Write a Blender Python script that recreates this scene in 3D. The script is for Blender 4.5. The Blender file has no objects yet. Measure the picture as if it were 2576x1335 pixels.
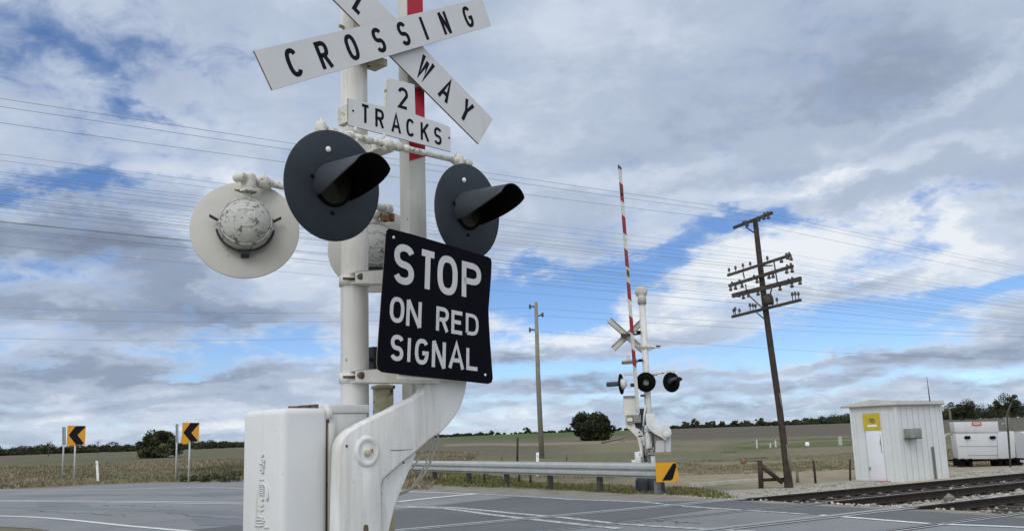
import bpy, bmesh, math, random
import numpy as np
from mathutils import Vector, Matrix
random.seed(7); RNG = np.random.default_rng(11)
R = math.radians
SC = bpy.context.scene
COL = SC.collection
V = lambda *a: Vector(a)

# ------------------------------------------------------------------ camera
W, H, F = 2576.0, 1335.0, 2350.0           # pixel grid the measurements were taken on
CX, CY = W/2, H/2
SL, H0, HC = .0333, 1140.0, 1.6
ROLL = math.atan(SL)
TH = math.atan((H0 - SL*CX - CY)*math.cos(ROLL)/F)
CAM = V(0, 0, HC)
FW = V(0, math.cos(TH), math.sin(TH)); _r0 = V(1, 0, 0); _u0 = _r0.cross(FW)
CR = _r0*math.cos(ROLL) - _u0*math.sin(ROLL)
CU = _r0*math.sin(ROLL) + _u0*math.cos(ROLL)
cd = bpy.data.cameras.new('camera'); cd.sensor_width = 36; cd.lens = 36*F/W
cd.clip_start = .05; cd.clip_end = 20000
cam = bpy.data.objects.new('camera', cd); COL.objects.link(cam)
m = Matrix.Identity(4)
for i in range(3):
    m[i][0] = CR[i]; m[i][1] = CU[i]; m[i][2] = -FW[i]; m[i][3] = CAM[i]
cam.matrix_world = m
SC.camera = cam

def ray(x, y): return FW + CR*((x-CX)/F) + CU*((CY-y)/F)
def on_z(x, y, z=0.0):
    d = ray(x, y); return CAM + d*((z-HC)/d.z)
def at_y(x, y, Y):
    d = ray(x, y); return CAM + d*(Y/d.y)
def on_p(x, y, p, n):
    d = ray(x, y); return CAM + d*((p-CAM).dot(n)/d.dot(n))
def zc(ox, oy, s):                          # coordinates of an enlarged crop -> pixel grid
    k = .81416
    return lambda x, y: (k*(ox + x/s), k*(oy + y/s))
Z1 = zc(760, 0, 2.781); Z2 = zc(560, 380, 2.67); Z3 = zc(1000, 380, 2.67); Z4 = zc(1000, 680, 2.3833)
Z5 = zc(720, 1140, 2.6705); ZA = zc(0, 1240, 3.3026); ZB = zc(1240, 1260, 2.862); ZF = zc(1860, 1100, 3.708)
ZS = zc(1820, 840, 1.9075); ZT = zc(1840, 500, 2.67); ZP = zc(2240, 640, 3.708); ZH = zc(2500, 1140, 2.67)
ZR = zc(2900, 1220, 4.769); ZQ = zc(2120, 1240, 4.77); ZD = zc(1200, 1490, 2.576); ZE = zc(2164, 1440, 2.576)

# ------------------------------------------------------------------ materials
def mat(name, col, rough=.7, metal=0., var=.12, scale=6., bump=0., bscale=40., spots=None, spot_amt=.5, spot_scale=9.,
        spec=.3, streak=None, attr=None, runs=None, chips=None):
    m = bpy.data.materials.new(name); m.use_nodes = True
    nt = m.node_tree; N = nt.nodes; L = nt.links
    b = N['Principled BSDF']; b.inputs['Roughness'].default_value = rough; b.inputs['Metallic'].default_value = metal
    b.inputs['Specular IOR Level'].default_value = spec
    tc = N.new('ShaderNodeTexCoord')
    if attr:
        a = N.new('ShaderNodeAttribute'); a.attribute_name = attr; c = a.outputs['Color']
    else:
        rgb = N.new('ShaderNodeRGB'); rgb.outputs[0].default_value = (*col, 1); c = rgb.outputs[0]
    if var:
        n = N.new('ShaderNodeTexNoise'); n.inputs['Scale'].default_value = scale; n.inputs['Detail'].default_value = 6
        n.inputs['Roughness'].default_value = .65
        L.new(tc.outputs['Object'], n.inputs['Vector'])
        mr = N.new('ShaderNodeMapRange'); mr.inputs[1].default_value = .3; mr.inputs[2].default_value = .7
        mr.inputs[3].default_value = 1-var; mr.inputs[4].default_value = 1+var
        L.new(n.outputs['Fac'], mr.inputs[0])
        mx = N.new('ShaderNodeVectorMath'); mx.operation = 'SCALE'
        L.new(c, mx.inputs[0]); L.new(mr.outputs[0], mx.inputs['Scale']); c = mx.outputs[0]
    for k, (sc_, amt, colr, st) in enumerate(([(spot_scale, spot_amt, spots, None)] if spots else []) + ([(streak[1], streak[2], streak[0], 1)] if streak else [])):
        n = N.new('ShaderNodeTexNoise'); n.inputs['Scale'].default_value = sc_; n.inputs['Detail'].default_value = 8
        n.inputs['Roughness'].default_value = .7
        if st:
            mp = N.new('ShaderNodeMapping'); mp.inputs['Scale'].default_value = (1, 1, .08)
            L.new(tc.outputs['Object'], mp.inputs['Vector']); L.new(mp.outputs[0], n.inputs['Vector'])
        else: L.new(tc.outputs['Object'], n.inputs['Vector'])
        mr = N.new('ShaderNodeMapRange'); mr.inputs[1].default_value = 1-amt if amt < .5 else .5; mr.inputs[1].default_value = .72-.3*amt
        mr.inputs[2].default_value = mr.inputs[1].default_value + (.05 if not st else .2)
        L.new(n.outputs['Fac'], mr.inputs[0])
        mi = N.new('ShaderNodeMix'); mi.data_type = 'RGBA'
        if st:
            mu = N.new('ShaderNodeMath'); mu.operation = 'MULTIPLY'; mu.inputs[1].default_value = .6
            L.new(mr.outputs[0], mu.inputs[0]); L.new(mu.outputs[0], mi.inputs[0])
        else: L.new(mr.outputs[0], mi.inputs[0])
        L.new(c, mi.inputs[6]); mi.inputs[7].default_value = (*colr, 1); c = mi.outputs[2]
    for kind, par in (('run', runs), ('chip', chips)):
        if not par: continue
        colr, sc_, lo = par
        mp = N.new('ShaderNodeMapping'); mp.inputs['Scale'].default_value = (1, 1, .11 if kind == 'run' else .8); mp.inputs['Location'].default_value = (3.7, 1.9, 5.2)
        L.new(tc.outputs['Object'], mp.inputs['Vector'])
        n = N.new('ShaderNodeTexNoise'); n.inputs['Scale'].default_value = sc_; n.inputs['Detail'].default_value = 5; n.inputs['Roughness'].default_value = .6
        L.new(mp.outputs[0], n.inputs['Vector'])
        mr = N.new('ShaderNodeMapRange'); mr.inputs[1].default_value = lo; mr.inputs[2].default_value = lo + (.10 if kind == 'run' else .03); mr.inputs[4].default_value = .62 if kind == 'run' else .9
        L.new(n.outputs['Fac'], mr.inputs[0])
        mi = N.new('ShaderNodeMix'); mi.data_type = 'RGBA'; L.new(mr.outputs[0], mi.inputs[0]); L.new(c, mi.inputs[6]); mi.inputs[7].default_value = (*colr, 1); c = mi.outputs[2]
    L.new(c, b.inputs['Base Color'])
    if bump:
        n = N.new('ShaderNodeTexNoise'); n.inputs['Scale'].default_value = bscale; n.inputs['Detail'].default_value = 5
        L.new(tc.outputs['Object'], n.inputs['Vector'])
        bp = N.new('ShaderNodeBump'); bp.inputs['Strength'].default_value = bump; bp.inputs['Distance'].default_value = .02
        L.new(n.outputs['Fac'], bp.inputs['Height']); L.new(bp.outputs[0], b.inputs['Normal'])
    return m

RUST = (.16, .075, .035)
M = {}
M['white'] = mat('white_paint', (.66, .65, .63), .5, var=.06, scale=5, spots=(.30, .23, .15), spot_amt=.26, spot_scale=19, streak=((.43, .40, .32), 8, .9), runs=((.36, .26, .15), 13, .655), chips=((.16, .13, .10), 46, .70))
M['case'] = mat('case_paint', (.66, .665, .67), .42, var=.05, scale=3, bump=.06, bscale=14, spots=(.36, .31, .23), spot_amt=.2, spot_scale=15, streak=((.47, .455, .42), 2.6, .8), runs=((.36, .26, .15), 13, .655), chips=((.16, .13, .10), 46, .70))
M['arm'] = mat('cast_arm_paint', (.74, .74, .735), .45, var=.05, scale=4, bump=.08, bscale=22, spots=(.34, .28, .2), spot_amt=.2, spot_scale=18, streak=((.42, .395, .33), 7, .85), runs=((.36, .26, .15), 13, .655), chips=((.16, .13, .10), 46, .70))
M['old'] = mat('weathered_paint', (.62, .61, .55), .7, var=.2, scale=22, spots=(.24, .21, .14), spot_amt=.52, spot_scale=30, bump=.4, bscale=70)
M['peel'] = mat('peeling_paint', (.43, .43, .405), .55, var=.12, scale=14, spots=(.11, .115, .11), spot_amt=.6, spot_scale=26, bump=.3, bscale=30)
M['back'] = mat('backing_white', (.47, .46, .425), .6, var=.07, scale=4, spots=(.30, .2, .1), spot_amt=.12, spot_scale=12)
M['sign'] = mat('sign_white', (.60, .60, .605), .38, var=.04, scale=3, spec=.4, streak=((.45, .44, .40), 5, .5))
M['edge'] = mat('sign_edge', (.25, .21, .17), .7, var=.3, scale=30)
M['letter'] = mat('letter_black', (.007, .0075, .011), .6, var=.15, scale=20, spec=.1, spots=(.04, .04, .045), spot_amt=.2, spot_scale=45)
M['black'] = mat('sign_black', (.0035, .0035, .007), .6, var=.15, scale=8, spec=.06, spots=(.03, .03, .036), spot_amt=.18, spot_scale=20)
M['letterw'] = mat('letter_white', (.56, .56, .565), .5, var=.06, scale=20, spots=(.25, .24, .23), spot_amt=.2, spot_scale=40)
M['disc'] = mat('disc_grey', (.029, .036, .047), .6, var=.22, scale=3.5, spec=.22, spots=(.055, .062, .072), spot_amt=.2, spot_scale=6)
M['hood'] = mat('hood_grey', (.042, .049, .062), .5, var=.1, scale=8)
M['dark'] = mat('matt_black', (.004, .004, .004), .85, var=.1, spec=.1)
M['lens'] = mat('lens_glass', (.022, .020, .016), .35, var=.5, scale=30, spec=.22)
M['lensfar'] = mat('clear_lens', (.25, .25, .27), .2, var=.2, scale=12, spec=.5)
M['rust'] = mat('rusty_steel', (.20, .11, .06), .85, var=.4, scale=25)
M['brown'] = mat('dark_bolt', (.12, .09, .06), .7, var=.35, scale=60)
M['moss'] = mat('mossy_pipe', (.44, .41, .28), .8, var=.3, scale=14, spots=(.07, .06, .03), spot_amt=.5, spot_scale=12)
M['red'] = mat('reflective_red', (.42, .012, .03), .4, var=.07, scale=10)
M['redold'] = mat('faded_red', (.22, .02, .025), .6, var=.2, scale=6)
M['boom'] = mat('boom_white', (.64, .635, .60), .5, var=.06, scale=4, streak=((.45, .42, .34), 9, .6), runs=((.36, .26, .15), 13, .655), chips=((.16, .13, .10), 46, .70))
M['boomold'] = mat('boom_grey_white', (.50, .50, .46), .6, var=.2, scale=5)
M['cable'] = mat('grey_cable', (.38, .36, .31), .7, var=.2, scale=20)
M['galv'] = mat('galvanised_steel', (.385, .40, .40), .5, .2, var=.12, scale=2.2, streak=((.30, .30, .29), 5, .6))
M['galvdark'] = mat('weathered_post', (.060, .060, .052), .8, .1, var=.3, scale=6)
M['galvpost'] = mat('galvanised_post', (.45, .46, .45), .55, .2, var=.15, scale=8)
M['yellow'] = mat('sign_yellow', (.62, .30, .015), .45, var=.07, scale=5)
M['orange'] = mat('sign_orange', (.58, .26, .012), .5, var=.1, scale=5)
M['hutyellow'] = mat('notice_yellow', (.50, .40, .035), .5, var=.12, scale=8)
M['hutwall'] = mat('hut_cladding', (.62, .645, .65), .55, var=.05, scale=2, streak=((.54, .55, .53), 2, .5))
M['door'] = mat('door_white', (.72, .735, .78), .5, var=.04, scale=3)
M['roof'] = mat('roof_sheet', (.55, .55, .53), .6, var=.1, scale=3, spots=(.3, .27, .22), spot_amt=.35, spot_scale=4)
M['cabin'] = mat('cabinet_white', (.54, .55, .57), .5, var=.05, scale=2, streak=((.45, .43, .4), 4, .6))
M['ac'] = mat('vent_grey', (.24, .25, .23), .7, var=.25, scale=14)
M['conduit'] = mat('conduit_grey', (.16, .17, .165), .7, var=.15)
M['timber'] = mat('dark_timber', (.048, .036, .029), .9, var=.4, scale=4, bump=.6, bscale=24, spots=(.26, .19, .13), spot_amt=.17, spot_scale=3.0)
M['timber2'] = mat('grey_timber', (.17, .155, .12), .9, var=.25, scale=4, bump=.3)
M['paletimber'] = mat('pale_timber', (.215, .20, .155), .9, var=.2, scale=2, bump=.3)
M['arms'] = mat('crossarm_timber', (.055, .046, .039), .9, var=.4, scale=9)
M['insul'] = mat('insulator', (.075, .065, .055), .4, var=.3)
M['wire'] = mat('wire', (.19, .20, .225), .6, var=0)
M['wirefar'] = mat('wire_far', (.16, .17, .19), .6, var=0)
M['rail'] = mat('rail_rust', (.026, .019, .017), .85, var=.35, scale=9)
M['railtop'] = mat('rail_polished', (.42, .42, .42), .38, .6, var=.12, scale=5)
M['sleeper'] = mat('sleeper', (.06, .05, .043), .9, var=.35, scale=7)
M['groove'] = mat('flangeway', (.03, .03, .03), .9, var=.2)
M['bark'] = mat('bark', (.09, .07, .055), .9, var=.3, scale=5)
M['concrete'] = mat('concrete', (.40, .34, .25), .9, var=.18, scale=4, bump=.2)
M['plinth'] = mat('pale_kerb', (.42, .42, .38), .9, var=.2, scale=3)
M['white2'] = mat('plastic_white', (.78, .78, .77), .5, var=.06, scale=9)
M['redlabel'] = mat('label_red', (.45, .1, .1), .5, var=.2, scale=20)
M['navy'] = mat('dark_rubber', (.03, .034, .045), .7, var=.2)
M['leafdark'] = mat('leaf_dark', (.04, .05, .025), .7, attr='tint', var=.2, scale=.6, spec=.15)
M['grassmat'] = mat('grass_blades', (.2, .2, .1), .85, attr='tint', var=.12, scale=.5, spec=.1)
M['stone'] = mat('ballast_stone', (.4, .38, .35), .9, attr='tint', var=.15, scale=12)
M['paint'] = mat('road_paint', (.60, .60, .595), .7, var=.16, scale=4, spots=(.20, .205, .21), spot_amt=.45, spot_scale=7)
M['paintworn'] = mat('road_paint_worn', (.45, .45, .45), .75, var=.2, scale=5, spots=(.19, .20, .205), spot_amt=.68, spot_scale=8)

def asphalt(name, col, grit=.16, spots=None):
    m = bpy.data.materials.new(name); m.use_nodes = True
    nt = m.node_tree; N = nt.nodes; L = nt.links; b = N['Principled BSDF']
    b.inputs['Roughness'].default_value = .8; b.inputs['Specular IOR Level'].default_value = .35
    tc = N.new('ShaderNodeTexCoord')
    def noise(s, d, r=.6):
        n = N.new('ShaderNodeTexNoise'); n.inputs['Scale'].default_value = s; n.inputs['Detail'].default_value = d; n.inputs['Roughness'].default_value = r
        L.new(tc.outputs['Object'], n.inputs['Vector']); return n.outputs['Fac']
    def rng(i, a, c, lo, hi):
        r = N.new('ShaderNodeMapRange'); L.new(i, r.inputs[0])
        for k, v in zip((1, 2, 3, 4), (a, c, lo, hi)): r.inputs[k].default_value = v
        return r.outputs[0]
    a = rng(noise(.22, 6, .7), .3, .7, .80, 1.18); c2 = rng(noise(26, 6, .85), .25, .75, 1-1.6*grit, 1+1.6*grit)
    mu = N.new('ShaderNodeMath'); mu.operation = 'MULTIPLY'; L.new(a, mu.inputs[0]); L.new(c2, mu.inputs[1])
    rgb = N.new('ShaderNodeRGB'); rgb.outputs[0].default_value = (*col, 1)
    s = N.new('ShaderNodeVectorMath'); s.operation = 'SCALE'; L.new(rgb.outputs[0], s.inputs[0]); L.new(mu.outputs[0], s.inputs['Scale'])
    L.new(s.outputs[0], b.inputs['Base Color'])
    bp = N.new('ShaderNodeBump'); bp.inputs['Strength'].default_value = .35; bp.inputs['Distance'].default_value = .01
    L.new(noise(80, 2), bp.inputs['Height']); L.new(bp.outputs[0], b.inputs['Normal'])
    return m
M['road'] = asphalt('chipseal', (.190, .195, .200))
M['roaddark'] = asphalt('asphalt_dark', (.103, .109, .110))
M['roadlight'] = asphalt('asphalt_light', (.21, .22, .223))
M['edgestrip'] = asphalt('worn_rail_edge', (.33, .345, .345), .3)
M['gravel'] = asphalt('gravel', (.24, .225, .195), .35)
M['wheeltrack'] = asphalt('worn_wheel_path', (.158, .168, .185))

# ------------------------------------------------------------------ mesh builder
class MB:
    def __init__(s): s.v = []; s.f = []; s.sm = []; s.mi = []
    def add(s, verts, faces, smooth=False, mi=0):
        o = len(s.v); s.v += [tuple(p) for p in verts]
        for f in faces: s.f.append(tuple(i+o for i in f)); s.sm.append(smooth); s.mi.append(mi)
        return s
    def box(s, c, ax, h, mi=0):
        c = Vector(c); a = [Vector(x).normalized()*k for x, k in zip(ax, h)]
        vs = [c + a[0]*i + a[1]*j + a[2]*k for i in (-1, 1) for j in (-1, 1) for k in (-1, 1)]
        return s.add(vs, [(0, 1, 3, 2), (4, 6, 7, 5), (0, 4, 5, 1), (2, 3, 7, 6), (0, 2, 6, 4), (1, 5, 7, 3)], mi=mi)
    def aabb(s, lo, hi, mi=0):
        lo, hi = Vector(lo), Vector(hi)
        return s.box((lo+hi)/2, ((1, 0, 0), (0, 1, 0), (0, 0, 1)), (hi-lo)/2, mi)
    def tube(s, pts, r, n=10, caps=True, mi=0, smooth=True):
        pts = [Vector(p) for p in pts]; rs = r if isinstance(r, (list, tuple)) else [r]*len(pts)
        t0 = (pts[1]-pts[0]).normalized()
        a = t0.orthogonal().normalized(); vs = []; fs = []
        for i, p in enumerate(pts):
            t = (pts[min(i+1, len(pts)-1)] - pts[max(i-1, 0)]).normalized()
            a = (a - t*a.dot(t)).normalized(); b = t.cross(a)
            vs += [p + (a*math.cos(2*math.pi*k/n) + b*math.sin(2*math.pi*k/n))*rs[i] for k in range(n)]
        for i in range(len(pts)-1):
            for k in range(n):
                fs.append((i*n+k, i*n+(k+1) % n, (i+1)*n+(k+1) % n, (i+1)*n+k))
        s.add(vs, fs, smooth, mi)
        if caps: s.add([vs[k] for k in range(n)], [tuple(reversed(range(n)))], mi=mi); s.add(vs[-n:], [tuple(range(n))], mi=mi)
        return s
    def lathe(s, o, axis, prof, n=40, mi=0, smooth=True, up=None):
        o = Vector(o); z = Vector(axis).normalized()
        a = z.orthogonal().normalized(); b = z.cross(a); vs = []; fs = []
        for r, h in prof: vs += [o + z*h + (a*math.cos(2*math.pi*k/n)+b*math.sin(2*math.pi*k/n))*max(r, 1e-5) for k in range(n)]
        for i in range(len(prof)-1):
            for k in range(n): fs.append((i*n+k, i*n+(k+1) % n, (i+1)*n+(k+1) % n, (i+1)*n+k))
        return s.add(vs, fs, smooth, mi)
    def prism(s, pts, d, mi=0, mis=None):        # planar outline (world points) pushed back by d
        n = len(pts); d = Vector(d); pts = [Vector(p) for p in pts]
        vs = pts + [p+d for p in pts]
        s.add(vs, [tuple(range(n))], mi=mi); s.add(vs, [tuple(reversed(range(n, 2*n)))], mi=mi if mis is None else mis)
        return s.add(vs, [(i, i+n, (i+1) % n + n, (i+1) % n) for i in range(n)], mi=mi if mis is None else mis)
    def ribbon(s, line, w, mi=0, closed=False):  # flat stroke: line = [(point)], in plane of normal nrm
        pass

BASE = {}
def link(o, parent=None):
    COL.objects.link(o)
    if parent: o.parent = parent
    return o
def obj(name, mb, mats, parent=None, base=None, bevel=0, seg=2, label=None, sub=0):
    """one mesh object from world-space geometry; its origin sits at its thing's base"""
    if not isinstance(mats, (list, tuple)): mats = [mats]
    b = BASE[parent.name] if parent else Vector(base if base is not None else (0, 0, 0))
    me = bpy.data.meshes.new(name)
    me.from_pydata([(v[0]-b.x, v[1]-b.y, v[2]-b.z) for v in mb.v], [], mb.f)
    me.polygons.foreach_set('use_smooth', mb.sm); me.polygons.foreach_set('material_index', mb.mi)
    for q in mats: me.materials.append(q)
    bm = bmesh.new(); bm.from_mesh(me)
    bmesh.ops.remove_doubles(bm, verts=bm.verts, dist=1e-5)
    bmesh.ops.recalc_face_normals(bm, faces=bm.faces)
    if bevel:
        es = [e for e in bm.edges if len(e.link_faces) == 2 and e.calc_face_angle(0) > R(35)]
        r = bmesh.ops.bevel(bm, geom=es, offset=bevel, segments=seg, affect='EDGES', profile=.5, clamp_overlap=True)
        for f in bm.faces: f.smooth = True
    bm.to_mesh(me); bm.free(); me.update()
    if bevel:
        try: me.set_sharp_from_angle(angle=R(40))
        except Exception: pass
    o = bpy.data.objects.new(name, me); link(o, parent)
    if not parent: o.location = b
    BASE[o.name] = b
    if label: o['label'] = label
    return o
def tag(o, label=None, cat=None, group=None, kind=None):
    for k, v in (('label', label), ('category', cat), ('group', group), ('kind', kind)):
        if v: o[k] = v
    return o
def thing(name, loc, label, cat, group=None):
    o = bpy.data.objects.new(name, None); o.empty_display_size = .2; link(o); o.location = loc
    BASE[o.name] = Vector(loc); return tag(o, label, cat, group)
def copy_tree(o, parent=None):
    c = o.copy(); COL.objects.link(c); c.parent = parent; BASE[c.name] = BASE[o.name]
    for ch in [x for x in bpy.data.objects if x.parent == o]: copy_tree(ch, c)
    return c

# ------------------------------------------------------------------ stroke lettering
def arc(cx, cy, rx, ry, a0, a1, n=14, p=2.5):
    out = []
    for i in range(n+1):
        a = R(a0 + (a1-a0)*i/n); c, s_ = math.cos(a), math.sin(a)
        out.append((cx + rx*math.copysign(abs(c)**(2/p), c), cy + ry*math.copysign(abs(s_)**(2/p), s_)))
    return out
G = {
 'C': [arc(.5, .5, .5, .5, 38, 322, 24)],
 'O': [arc(.5, .5, .5, .5, 90, 450, 32)],
 'G': [arc(.5, .5, .5, .5, 38, 350, 26) + [(1, .44), (.55, .44)]],
 'S': [arc(.5, .745, .5, .255, 22, 270, 16, 2.2) [:-1] + arc(.5, .245, .5, .245, 90, -160, 16, 2.2)],
 'R': [[(0, 0), (0, 1), (.5, 1)] + arc(.5, .74, .5, .26, 85, -85, 12, 2.4) + [(.5, .48), (0, .48)], [(.52, .48), (1, 0)]],
 'P': [[(0, 0), (0, 1), (.5, 1)] + arc(.5, .73, .5, .27, 85, -85, 12, 2.4) + [(.5, .46), (0, .46)]],
 'D': [[(0, 0), (0, 1), (.42, 1)] + arc(.42, .5, .58, .5, 85, -85, 16, 2.6) + [(.42, 0), (-.0, 0)]],
 '2': [arc(.5, .73, .5, .27, 165, -15, 16, 2.3) + [(0, .0), (1, 0)]],
 'I': [[(.5, 0), (.5, 1)]], 'N': [[(0, 0), (0, 1)], [(0, 1), (1, 0)], [(1, 0), (1, 1)]],
 'T': [[(.5, 0), (.5, 1)], [(0, 1), (1, 1)]], 'A': [[(0, 0), (.5, 1.0), (1, 0)], [(.17, .3), (.83, .3)]],
 'K': [[(0, 0), (0, 1)], [(1, 1), (0, .38)], [(.36, .6), (1, 0)]], 'W': [[(0, 1), (.27, 0), (.5, .95), (.73, 0), (1, 1)]],
 'Y': [[(0, 1), (.5, .46), (1, 1)], [(.5, .5), (.5, 0)]], 'L': [[(0, 1), (0, 0), (1, 0)]],
 'E': [[(1, 1), (0, 1), (0, 0), (1, 0)], [(0, .52), (.85, .52)]],
}
def stroke2d(line, t, closed):
    """outline quads of a constant-width stroke, mitred joints"""
    P = [Vector(p) for p in line]; n = len(P); Lf = []; Rt = []
    for i in range(n):
        a = P[i]-P[i-1] if i > 0 else (P[0]-P[-2] if closed else P[1]-P[0])
        b = P[i+1]-P[i] if i < n-1 else (P[1]-P[0] if closed else P[-1]-P[-2])
        a = a.normalized(); b = b.normalized(); na = Vector((-a.y, a.x)); nb = Vector((-b.y, b.x))
        mdir = na+nb
        if mdir.length < .3: mdir = na
        mdir.normalize(); k = min(1/max(mdir.dot(na), .3), 2.0)
        ext = Vector((0, 0))
        if not closed and i == 0: ext = -b*0
        Lf.append(P[i]+mdir*t*.5*k); Rt.append(P[i]-mdir*t*.5*k)
    return Lf, Rt
def letter(mb, ch, c, ax, up, w, h, t, nrm, mi=0, depth=.0012):
    """one letter centred at c in the plane (ax, up)"""
    for j, ln in enumerate(G[ch]):
        pts = []
        for gx, gy in ln:
            x = (gx-.5)*(w-t); y = (gy-.5)*(h-t)
            if ch in 'INTAKWYRPL2ED':   # flat-ended stems reach the full letter height
                if gy <= 0.001 and not (ch in 'LED2'): y = -h/2
                if gy >= .999 and ch in 'INKWYA': y = h/2
            pts.append((x, y))
        closed = ch == 'O'
        Lf, Rt = stroke2d(pts, t, closed)
        off = nrm*(depth + .0003*j)
        vs = [c + ax*p.x + up*p.y + off for p in Lf] + [c + ax*p.x + up*p.y + off for p in Rt]
        n = len(Lf)
        mb.add(vs, [(i, i+1, n+i+1, n+i) for i in range(n-1)], mi=mi)

# ================================================================== world, sun
SUN_EL, SUN_AZ = 44, 200          # azimuth clockwise from +Y (the way the camera looks)
sd = V(math.sin(R(SUN_AZ))*math.cos(R(SUN_EL)), math.cos(R(SUN_AZ))*math.cos(R(SUN_EL)), math.sin(R(SUN_EL)))
sl = bpy.data.lights.new('sun', 'SUN'); sl.energy = .8; sl.angle = R(22); sl.color = (1, .95, .88)
so = bpy.data.objects.new('sun', sl); COL.objects.link(so)
so.rotation_euler = sd.to_track_quat('Z', 'Y').to_euler(); so.location = sd*50

def build_world():
    w = bpy.data.worlds.new('World'); SC.world = w; w.use_nodes = True
    nt = w.node_tree; N = nt.nodes; L = nt.links; N.clear()
    out = N.new('ShaderNodeOutputWorld')
    sky = N.new('ShaderNodeTexSky'); sky.sky_type = 'NISHITA'; sky.sun_disc = False
    sky.sun_elevation = R(SUN_EL); sky.sun_rotation = R(SUN_AZ); sky.air_density = 1.0; sky.dust_density = .3; sky.ozone_density = 2.0
    tc = N.new('ShaderNodeTexCoord'); dirv = tc.outputs['Generated']
    def math_(op, a, b=None, c=None, clamp=False):
        n = N.new('ShaderNodeMath'); n.operation = op; n.use_clamp = clamp
        for i, q in enumerate((a, b, c)):
            if q is None: continue
            if isinstance(q, (int, float)): n.inputs[i].default_value = q
            else: L.new(q, n.inputs[i])
        return n.outputs[0]
    def rng(i, a, c, lo=0., hi=1., smooth=True):
        r = N.new('ShaderNodeMapRange'); L.new(i, r.inputs[0])
        if smooth: r.interpolation_type = 'SMOOTHSTEP'
        for k, v in zip((1, 2, 3, 4), (a, c, lo, hi)): r.inputs[k].default_value = v
        return r.outputs[0]
    sep = N.new('ShaderNodeSeparateXYZ'); L.new(dirv, sep.inputs[0])
    az = math_('ARCTAN2', sep.outputs[0], sep.outputs[1]); el = math_('ARCSINE', sep.outputs[2])
    # cloud texture space: banks flatten and shrink towards the horizon, no seam behind
    ep = math_('MAXIMUM', el, -.02)
    Rr = math_('DIVIDE', 2.3, math_('ADD', ep, .46))
    hl = math_('SQRT', math_('MAXIMUM', math_('SUBTRACT', 1., math_('MULTIPLY', sep.outputs[2], sep.outputs[2])), 1e-4))
    px = math_('MULTIPLY', math_('DIVIDE', sep.outputs[0], hl), Rr); py = math_('MULTIPLY', math_('DIVIDE', sep.outputs[1], hl), Rr)
    pw = math_('MULTIPLY', math_('LOGARITHM', math_('ADD', ep, .10), 2.718), 1.75)
    cp = N.new('ShaderNodeCombineXYZ'); L.new(px, cp.inputs[0]); L.new(py, cp.inputs[1]); L.new(pw, cp.inputs[2])
    def noise(vec, s, d=8, r=.58, dist=0., sc=(1, 1, 1), off=(0, 0, 0)):
        mp = N.new('ShaderNodeMapping'); mp.inputs['Scale'].default_value = sc; mp.inputs['Location'].default_value = off; L.new(vec, mp.inputs['Vector'])
        n = N.new('ShaderNodeTexNoise'); n.inputs['Scale'].default_value = s; n.inputs['Detail'].default_value = d
        n.inputs['Roughness'].default_value = r; n.inputs['Distortion'].default_value = dist
        L.new(mp.outputs[0], n.inputs['Vector']); return n
    nA = noise(cp.outputs[0], .95, 9, .58, .25, off=(3.1, 1.7, 0)).outputs['Fac']
    nB = noise(cp.outputs[0], 2.3, 9, .60, .35, off=(9.3, 4.1, 2.)).outputs['Fac']
    nD = noise(cp.outputs[0], 5.6, 8, .62, .4, off=(2.2, 6.1, 7.)).outputs['Fac']
    nC = noise(cp.outputs[0], .5, 6, .55, .2, off=(5.3, 7.7, 5.)).outputs['Fac']
    # cloud bank positions: (azimuth, elevation) gently warped by noise
    ae = N.new('ShaderNodeCombineXYZ'); L.new(az, ae.inputs[0]); L.new(el, ae.inputs[1])
    wn = noise(cp.outputs[0], 1.3, 6, .62, off=(1.2, 8.8, 3.)).outputs['Color']
    sub = N.new('ShaderNodeVectorMath'); sub.operation = 'SUBTRACT'; L.new(wn, sub.inputs[0]); sub.inputs[1].default_value = (.5, .5, .5)
    wsc = N.new('ShaderNodeVectorMath'); wsc.operation = 'MULTIPLY'; L.new(sub.outputs[0], wsc.inputs[0]); wsc.inputs[1].default_value = (.42, .20, 0)
    damp = N.new('ShaderNodeVectorMath'); damp.operation = 'SCALE'; L.new(wsc.outputs[0], damp.inputs[0]); L.new(rng(el, 0, .32, .35, 1.), damp.inputs['Scale'])
    aw = N.new('ShaderNodeVectorMath'); aw.operation = 'ADD'; L.new(ae.outputs[0], aw.inputs[0]); L.new(damp.outputs[0], aw.inputs[1])
    def blob(x, y, rx, ry, rot=0.):
        d = ray(x, y).normalized(); a0 = math.atan2(d.x, d.y); e0 = math.asin(d.z)
        mp = N.new('ShaderNodeMapping'); mp.vector_type = 'TEXTURE'
        mp.inputs['Location'].default_value = (a0, e0, 0); mp.inputs['Rotation'].default_value = (0, 0, R(rot + 1.9)); mp.inputs['Scale'].default_value = (rx/F, ry/F, 1)
        L.new(aw.outputs[0], mp.inputs['Vector'])
        ln = N.new('ShaderNodeVectorMath'); ln.operation = 'LENGTH'; L.new(mp.outputs[0], ln.inputs[0])
        return rng(ln.outputs['Value'], 0.0, 1.45, 1., 0.)
    def acc(lst):
        tot = None
        for (x, y, rx, ry, rot, amp) in lst:
            bl = blob(x, y, rx, ry, rot)
            tot = math_('MULTIPLY', bl, amp) if tot is None else math_('MULTIPLY_ADD', bl, amp, tot)
        return tot
    HOLES = SKY_HOLES; TONE = SKY_TONE
    holes = acc(HOLES); tone = acc(TONE)
    # coverage: overcast deck broken where the holes are
    cov = math_('ADD', math_('MULTIPLY_ADD', math_('SUBTRACT', nA, .5), 1.5, .86), math_('MULTIPLY', math_('SUBTRACT', nB, .5), .85))
    cov = math_('MULTIPLY_ADD', math_('SUBTRACT', nD, .5), 1.75, cov)
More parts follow.
